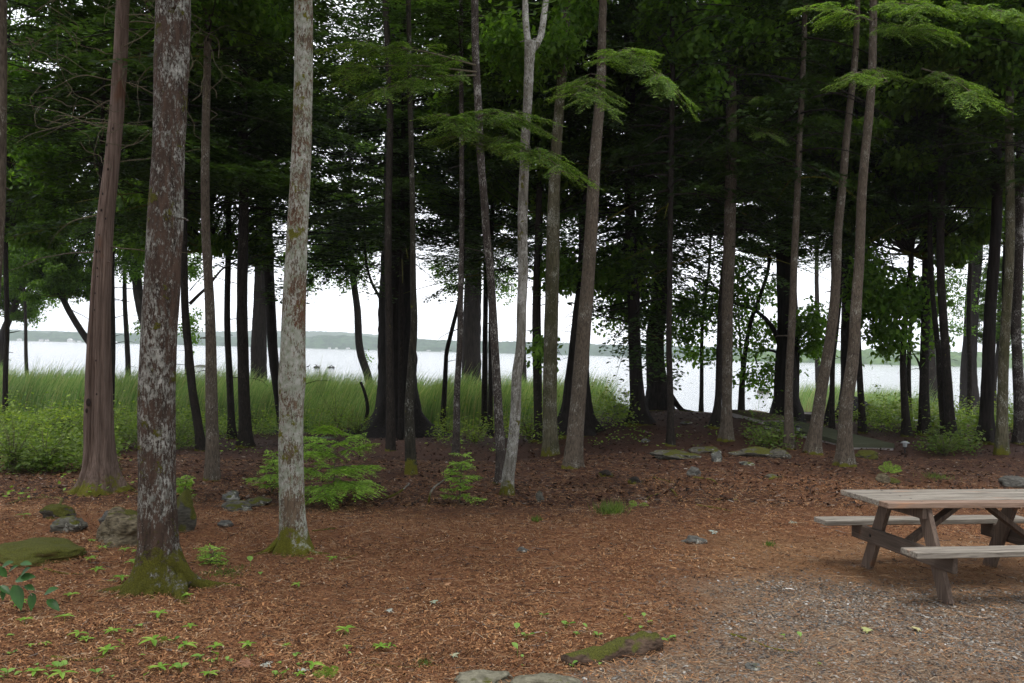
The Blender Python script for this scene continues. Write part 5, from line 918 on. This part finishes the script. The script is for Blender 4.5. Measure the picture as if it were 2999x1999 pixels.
# fallen leaves
def dead_leaf(label, px, py, s, col, nm='fallen_leaf'):
    G = on_ground(px, py); m = NT(nm); nz = m.noise(m.co(), 30, 3); mt = m.done(m.mix(nz, col, tuple(c*.6 for c in col)), .7); mb = MB(); a = px*.7
    lobed_leaf(mb, np.array([G[0], G[1], G[2]+.022]), np.array([math.cos(a), math.sin(a), .1]), np.array([-math.sin(a), math.cos(a), .12]), s, .25); tag(mb.build(nm, mt, None, tuple(G)), label, 'leaf')
for a in [('pale grey green fallen oak leaf left of the table seat', 2102, 1563, .11, (.36, .42, .36)), ('pale green fallen leaf in the mulch, centre', 1255, 1770, .09, (.36, .42, .30)), ('pale oval fallen leaf left of the mossy log', 1318, 1928, .07, (.40, .42, .28)), ('whitish fallen leaf near the small fern', 762, 1960, .09, (.42, .44, .38)),
          ('whitish fallen leaf just left of the small fern', 893, 1965, .09, (.42, .44, .38)), ('pinkish brown curled fallen leaf near the bottom edge', 700, 1962, .13, (.30, .15, .09)), ('orange fallen leaf between the seedlings at the bottom', 790, 1930, .06, (.5, .2, .08)), ('yellow green fallen leaves on the gravel in front of the table', 2550, 1855, .08, (.40, .42, .16)),
          ('pale tan fallen leaf in the mulch right of the nearest trunk', 1300, 1718, .07, (.55, .30, .16)), ('silvery fallen leaf in the mulch below the forked tree', 1130, 1797, .07, (.40, .42, .36)), ('pale leaf lying on the mulch beside the table seat', 2325, 1535, .09, (.34, .36, .28)), ('dry tan leaf in the mulch near the nearest mossy root', 160, 1722, .05, (.45, .35, .25)),
          ('yellow leaf in the gravel near the right edge', 2695, 1848, .07, (.45, .42, .2)), ('orange chip of leaf in front of the gravel', 1585, 1728, .06, (.5, .22, .10))]:
    dead_leaf(*a)
G = on_ground(2310, 1731); mb = MB(); leaf_blade(mb, np.array([G[0]-.03, G[1], G[2]+.02]), np.array([1, -.3, .05]), .075, .026, bend=.05); m = NT('feather_white'); tag(mb.build('feather', m.done((.8, .8, .78), .6), None, tuple(G)), 'small white feather on the gravel left of the table', 'feather')

# ------------------------------------------------------------------ litter, gravel
rg = np.random.default_rng(123)
def wedge(n, y0, y1, pw=1.0):
    n = int(n*1.28)
    u = rg.random(n); y = (y0**(2-2*pw*.5-1) if False else 0)+y0*(y1/y0)**u; x = rg.uniform(-.80, .86, n)*y; return x, y
def flakes(x, y, L, Wd, lift, flat=.25):
    n = len(x); a = rg.uniform(0, 6.283, n); D = np.stack([np.cos(a), np.sin(a), rg.normal(0, flat, n)], 1); D /= np.linalg.norm(D, axis=1)[:, None]; N = np.array([0, 0, 1.])+rg.normal(0, .35, (n, 3))
    P = np.stack([x, y, ground_z(x, y)+rg.uniform(.002, lift, n)], 1); S = np.cross(D, N); S /= np.linalg.norm(S, axis=1)[:, None]; L = L[:, None]; Wd = Wd[:, None]
    j = lambda: 1+rg.normal(0, .22, (n, 1)); return np.stack([P-D*L*.5*j()-S*Wd*.5*j(), P-D*L*.5*j()+S*Wd*.5*j(), P+D*L*.5*j()+S*Wd*.5*j(), P+D*L*.5*j()-S*Wd*.4*j()], 1)
x, y = wedge(240000, 4.2, 14); gm = np.clip(gravel_mask(x, y)*1.0+sandy_mask(x, y)*.72, 0, 1); dl = ss(9.3, 12, y)*.5*(x < 2)
k = rg.random(len(x)) > np.maximum(gm*.96, dl); x, y = x[k], y[k]; n = len(x)
mb = MB(); pn = fbm(x*1.6, y*1.6, 66); k = rg.random(n) < .55+1.1*pn+.25; x, y = x[k], y[k]; n = len(x); bigc = np.where(rg.random(n) < .04, 1.7, 1.0); V = flakes(x, y, bigc*rg.uniform(.007, .024, n)*rg.uniform(.6, 1.4, n), bigc*rg.uniform(.0025, .009, n), .034, .5); mb.add(V.reshape(-1, 3), np.arange(n*4).reshape(-1, 4))
CH = island_mat('mulch_chips', [(0, (.022, .010, .006)), (.25, (.10, .040, .018)), (.52, (.28, .118, .048)), (.78, (.45, .215, .09)), (.96, (.60, .35, .17)), (1, (.66, .52, .38))], .85)
tag(mb.build('wood_mulch', CH), 'reddish brown bark mulch chips covering the ground', 'mulch', kind='stuff')
x, y = wedge(170000, 4.2, 18); k = rg.random(len(x)) > .7*gravel_mask(x, y); x, y = x[k], y[k]; n = len(x); mb = MB(); V = flakes(x, y, rg.uniform(.04, .10, n), rg.uniform(.0014, .0028, n)*(1+y*.05), .026, .12); mb.add(V.reshape(-1, 3), np.arange(n*4).reshape(-1, 4))
tag(mb.build('pine_needles', island_mat('dry_needles', [(0, (.13, .055, .024)), (.5, (.34, .16, .068)), (.85, (.50, .28, .13)), (1, (.55, .44, .3))], .8)), 'dry brown pine needles scattered over the ground', 'needles', kind='stuff')
x, y = wedge(1500, 4.3, 16); k = gravel_mask(x, y) < rg.random(len(x)); x, y = x[k], y[k]; mb = MB()
for xx, yy in zip(x, y):
    a = rg.random()*6.283; L = rg.uniform(.05, .22); t = np.linspace(-.5, .5, 5)[:, None]; Q = np.array([xx, yy, 0])+t*L*np.array([math.cos(a), math.sin(a), 0])+rg.normal(0, .006, (5, 3)); Q[:, 2] = ground_z(Q[:, 0], Q[:, 1])+.012; tube(mb, Q, np.linspace(rg.uniform(.002, .005), .0012, 5), 4, False)
tag(mb.build('twig_litter', island_mat('twig_litter', [(0, (.02, .014, .012)), (.5, (.07, .045, .035)), (.8, (.16, .12, .10)), (1, (.36, .33, .30))], .85)), 'small twigs strewn over the mulch', 'twigs', kind='stuff')
x, y = wedge(26000, 11.0, 30); k = y < 31; x, y = x[k], y[k]; n = len(x); mb = MB(); V = flakes(x, y, rg.uniform(.03, .085, n), rg.uniform(.012, .04, n), .03, .3); mb.add(V.reshape(-1, 3), np.arange(n*4).reshape(-1, 4))
tag(mb.build('leaf_litter', island_mat('old_litter', [(0, (.014, .009, .007)), (.4, (.05, .024, .015)), (.75, (.11, .05, .028)), (.93, (.20, .11, .07)), (1, (.34, .29, .25))], .85)), 'old brown leaf litter on the shaded ground below the trees', 'litter', kind='stuff')
x, y = wedge(120000, 4.2, 9.2); gm = gravel_mask(x, y)*.95+.04*sandy_mask(x, y); pt = .22+.78*ss(-.25, .3, fbm(x*1.3, y*1.6, 55)); k = rg.random(len(x)) < gm*pt; x, y = x[k], y[k]; n = len(x)
base = np.array([(0, 0, 1), (1, 0, .1), (.3, .95, 0), (-.8, .6, .15), (-.8, -.6, 0), (.3, -.95, .1), (0, 0, -.6)], float); TT = [(0, 1+q, 1+(q+1) % 5) for q in range(5)]+[(6, 1+(q+1) % 5, 1+q) for q in range(5)]
s = rg.uniform(.005, .013, n)*rg.uniform(.6, 1.3, n); a = rg.uniform(0, 6.283, n); Vb = base[None]*(1+rg.normal(0, .22, (n, 7, 3)))*np.stack([s*1.25, s*rg.uniform(.6, 1.1, n), s*rg.uniform(.3, .7, n)], 1)[:, None]
ca, sa = np.cos(a)[:, None], np.sin(a)[:, None]; Vr = np.stack([Vb[..., 0]*ca-Vb[..., 1]*sa, Vb[..., 0]*sa+Vb[..., 1]*ca, Vb[..., 2]+.45*Vb[..., 0]*rg.normal(0, .6, (n, 1))], -1)+np.stack([x, y, ground_z(x, y)+.002], 1)[:, None]
mb = MB(); mb.add(Vr.reshape(-1, 3), None, (np.arange(n)[:, None, None]*7+np.array(TT)[None]).reshape(-1, 3))
GM = island_mat('gravel_stone', [(0, (.045, .04, .038)), (.28, (.12, .105, .09)), (.45, (.19, .155, .12)), (.62, (.23, .14, .08)), (.7, (.20, .185, .165)), (.9, (.31, .29, .26)), (.98, (.46, .43, .38)), (1, (.7, .68, .64))], .7)
tag(mb.build('gravel', GM), 'grey and tan gravel covering the right foreground', 'gravel', kind='stuff')

# ------------------------------------------------------------------ reeds
def reeds(name, label, n, fn, mat, h0, h1):
    x, y = fn(n); n = len(x); h = rg.uniform(h0, h1, n)*(.55+.75*vn(x*.9, y*.6, 3)**.8)*(1+.22*(rg.random(n) < .05)); zb = np.maximum(ground_z(x, y), WATER-.05)-.03
    zb = np.where(ground_z(x, y) < WATER, WATER-.05, zb); lean = rg.uniform(.15, .75, n)*h*.55; wd = rg.uniform(.016, .04, n); K = 5; V = np.zeros((n, K, 2, 3)); az = rg.normal(0, .35, n)
    for k in range(K):
        t = k/(K-1); cx = x+lean*t**2.2*np.cos(az); cy = y+lean*t**2.2*np.sin(az); cz = zb+h*(t-.12*t**3*(lean/h)*2); ww = wd*(1-.85*t)/2
        V[:, k, 0] = np.stack([cx-ww, cy, cz], 1); V[:, k, 1] = np.stack([cx+ww, cy+ww*.4, cz], 1)
    mbb = MB(); b = np.arange(n)[:, None]*K*2+np.arange(K-1)[None]*2; mbb.add(V.reshape(-1, 3), np.stack([b, b+1, b+3, b+2], -1).reshape(-1, 4)); return tag(mbb.build(name, mat), label, 'reeds', kind='stuff')
def bed(n):
    x = rg.uniform(-30, 5.2, n); t = rg.random(n); y0 = 33.2+.25*np.maximum(x+2, 0); y1 = 39.5+(x+26)*.24; y = y0+(y1-y0)*t+.5*fbm(x*.6, y0, 4); k = x < 4.7-1.6*rg.random(n)**2.5-.02*(46-y); return x[k], y[k]
reeds('reed_bed', 'wide bed of tall green reeds standing in the water left of centre', 40000, bed, L_REED, 1.35, 2.0)
reeds('dead_reeds', 'dry straw coloured stems mixed into the wide reed bed', 4200, bed, L_STRAW, 1.1, 1.85)
def isl(n): x = rg.normal(20.0, 1.9, n); y = rg.normal(51, 1.6, n); k = (abs(x-20.2) < 4.4); return x[k], y[k]
reeds('reed_island', 'green and straw coloured clump of reeds in the lake at the right', 6500, isl, L_REED, 1.1, 1.75)
def isl2(n): x = rg.normal(20.5, 2.4, n); y = rg.normal(48.5, 1.0, n); return x, y
reeds('dry_reeds', 'low straw coloured dry reeds in front of the reed clump', 1400, isl2, L_STRAW, .5, .95)
def isl3(n): x = rg.uniform(22, 36, n); y = rg.uniform(36, 39, n); return x, y
reeds('shore_reeds', 'thin green reeds along the shore at the far right', 1500, isl3, L_REED, .7, 1.3)
def isl4(n): x = 4.4+rg.exponential(.6, n); y = rg.uniform(40, 46, n); return x, y
reeds('sparse_reeds', 'few low reeds at the open end of the reed bed', 420, isl4, L_REED, .3, .9)

# ------------------------------------------------------------------ far houses and driftwood with birds
m = NT('house_white'); HW = m.done((.75, .75, .73), .7); m = NT('roof_grey'); HR = m.done((.22, .22, .23), .8); m = NT('window_dark'); HD = m.done((.06, .07, .08), .3)
for k, (px, w_, h_, lab) in enumerate([(57, 9, 5, 'leftmost small white cottage on the far shore'), (121, 9, 6, 'white cottage on the far shore left of the cedar'), (138, 8, 6, 'white gabled cottage, second in the cluster left of the cedar'), (205, 12, 9, 'large bright white house on the far shore beside the cedar'),
        (215, 7, 4, 'low house just right of the large white house'), (232, 7, 5, 'small house nearest the cedar on the far shore'), (338, 7, 5, 'small white house between cedar and nearest trunk'), (965, 7, 4, 'small white house on the far shore right of the pale grey green trunk'), (1019, 10, 5, 'white gabled house on the far shore left of the leaning birch'),
        (1108, 7, 4, 'small white house right beside the huge pine'), (1255, 10, 4, 'white boathouse on the far shore right of the huge pine'), (1297, 9, 3, 'low white house behind the crooked thin trunk'), (985, 6, 3, 'tiny pale house beside the small white house')]):
    d = 1492.; s = d/F; hzn = 1029+math.tan(ROLL)*(px-1499.5)+5.5; P = at(px, hzn, d); root = empty('lake_house', (P[0], d, WATER), lab, 'house'); ww, hh = w_*s, h_*s; bz = WATER+.2; org = (P[0], d, WATER)
    mb = MB(); box(mb, (P[0], d, bz+hh*.35), ww, 6, hh*.7); mb.build('wall', HW, root, org)
    mb = MB(); x0, x1 = P[0]-ww*.55, P[0]+ww*.55; zr = bz+hh*.705; mb.add([(x0, d-3.4, zr), (x1, d-3.4, zr), (x1, d+3.4, zr), (x0, d+3.4, zr), (P[0], d-3.4, bz+hh*1.05), (P[0], d+3.4, bz+hh*1.05)], [(0, 1, 2, 3), (0, 3, 5, 4), (1, 4, 5, 2)], [(0, 4, 1), (2, 5, 3)]); mb.build('roof', HW if k % 3 == 0 else HR, root, org)
    if w_ >= 9:
        for q in (-.22, .22): mb = MB(); box(mb, (P[0]+q*ww, d-3.04, bz+hh*.4), ww*.14, .05, hh*.2); mb.build('window', HD, root, org)
BK = bark('driftwood', (.03, .03, .03), (.09, .085, .08), 8, .3, .02, .5)
m = NT('bird_dark'); BD = m.done((.05, .045, .045), .7)
def bird(px, py, s, lab, face=1):
    P = on_plane(px, py, WATER+.14); bx, by = P[0], P[1]; K = [(-.30, 0, .02), (-.16, 0, .10), (.0, 0, .16), (.12, 0, .24), (.17, 0, .36), (.22, 0, .40), (.34, 0, .385)]; rr = [.015, .07, .105, .065, .04, .045, .008]
    Q = curve(np.array([(bx+a*s*face, by, WATER+.12+c*s) for a, b, c in K]), 20); rad = np.interp(np.linspace(0, 1, 20), np.linspace(0, 1, 7), rr)*s; mb = MB(); tube(mb, Q, rad, 10)
    for q in (-.03, .03): tube(mb, [(bx-.02*s*face, by+q, WATER+.02), (bx-.02*s*face, by+q, WATER+.2*s)], .012*s, 4)
    tag(mb.build('water_bird', BD, None, (bx, by, WATER), True), lab, 'bird')
def drift(lab, px0, px1, py):
    A_, B_ = on_plane(px0, py, WATER+.05), on_plane(px1, py+1, WATER+.05); mb = MB(); tube(mb, curve([A_, (A_+B_)/2+np.array([0, 0, .06]), B_], 10), np.linspace(.12, .07, 10), 8); tag(mb.build('driftwood', BK, None, tuple(A_), True), lab, 'driftwood')
drift('dark driftwood in the lake carrying the left group of birds', 920, 937, 1076); drift('dark driftwood in the lake carrying the right pair of birds', 960, 979, 1076)
bird(903, 1075, 1.0, 'single small dark bird on the lake, leftmost of the birds'); bird(924, 1076, 1.0, 'dark bird at the left end of the left driftwood'); bird(929, 1076, 1.1, 'dark bird in the middle of the left driftwood', -1)
bird(934, 1076, .9, 'dark bird at the right end of the left driftwood'); bird(966, 1076, 1.0, 'dark bird at the left end of the right driftwood'); bird(975, 1076, .95, 'dark bird at the right end of the right driftwood', -1)

# ------------------------------------------------------------------ air over the lake
mb = MB(); box(mb, (0, 1100, 25.0), 5200, 3400, 62); hz = mb.build('haze', None); m = bpy.data.materials.new('haze'); m.use_nodes = True; nt = m.node_tree; nt.nodes.remove(nt.nodes['Principled BSDF'])
pv = nt.nodes.new('ShaderNodeVolumePrincipled'); pv.inputs['Color'].default_value = (.93, .97, 1, 1); pv.inputs['Density'].default_value =   .00024; nt.links.new(pv.outputs[0], nt.nodes['Material Output'].inputs['Volume']); hz.data.materials.append(m); tag(hz, kind='stuff')
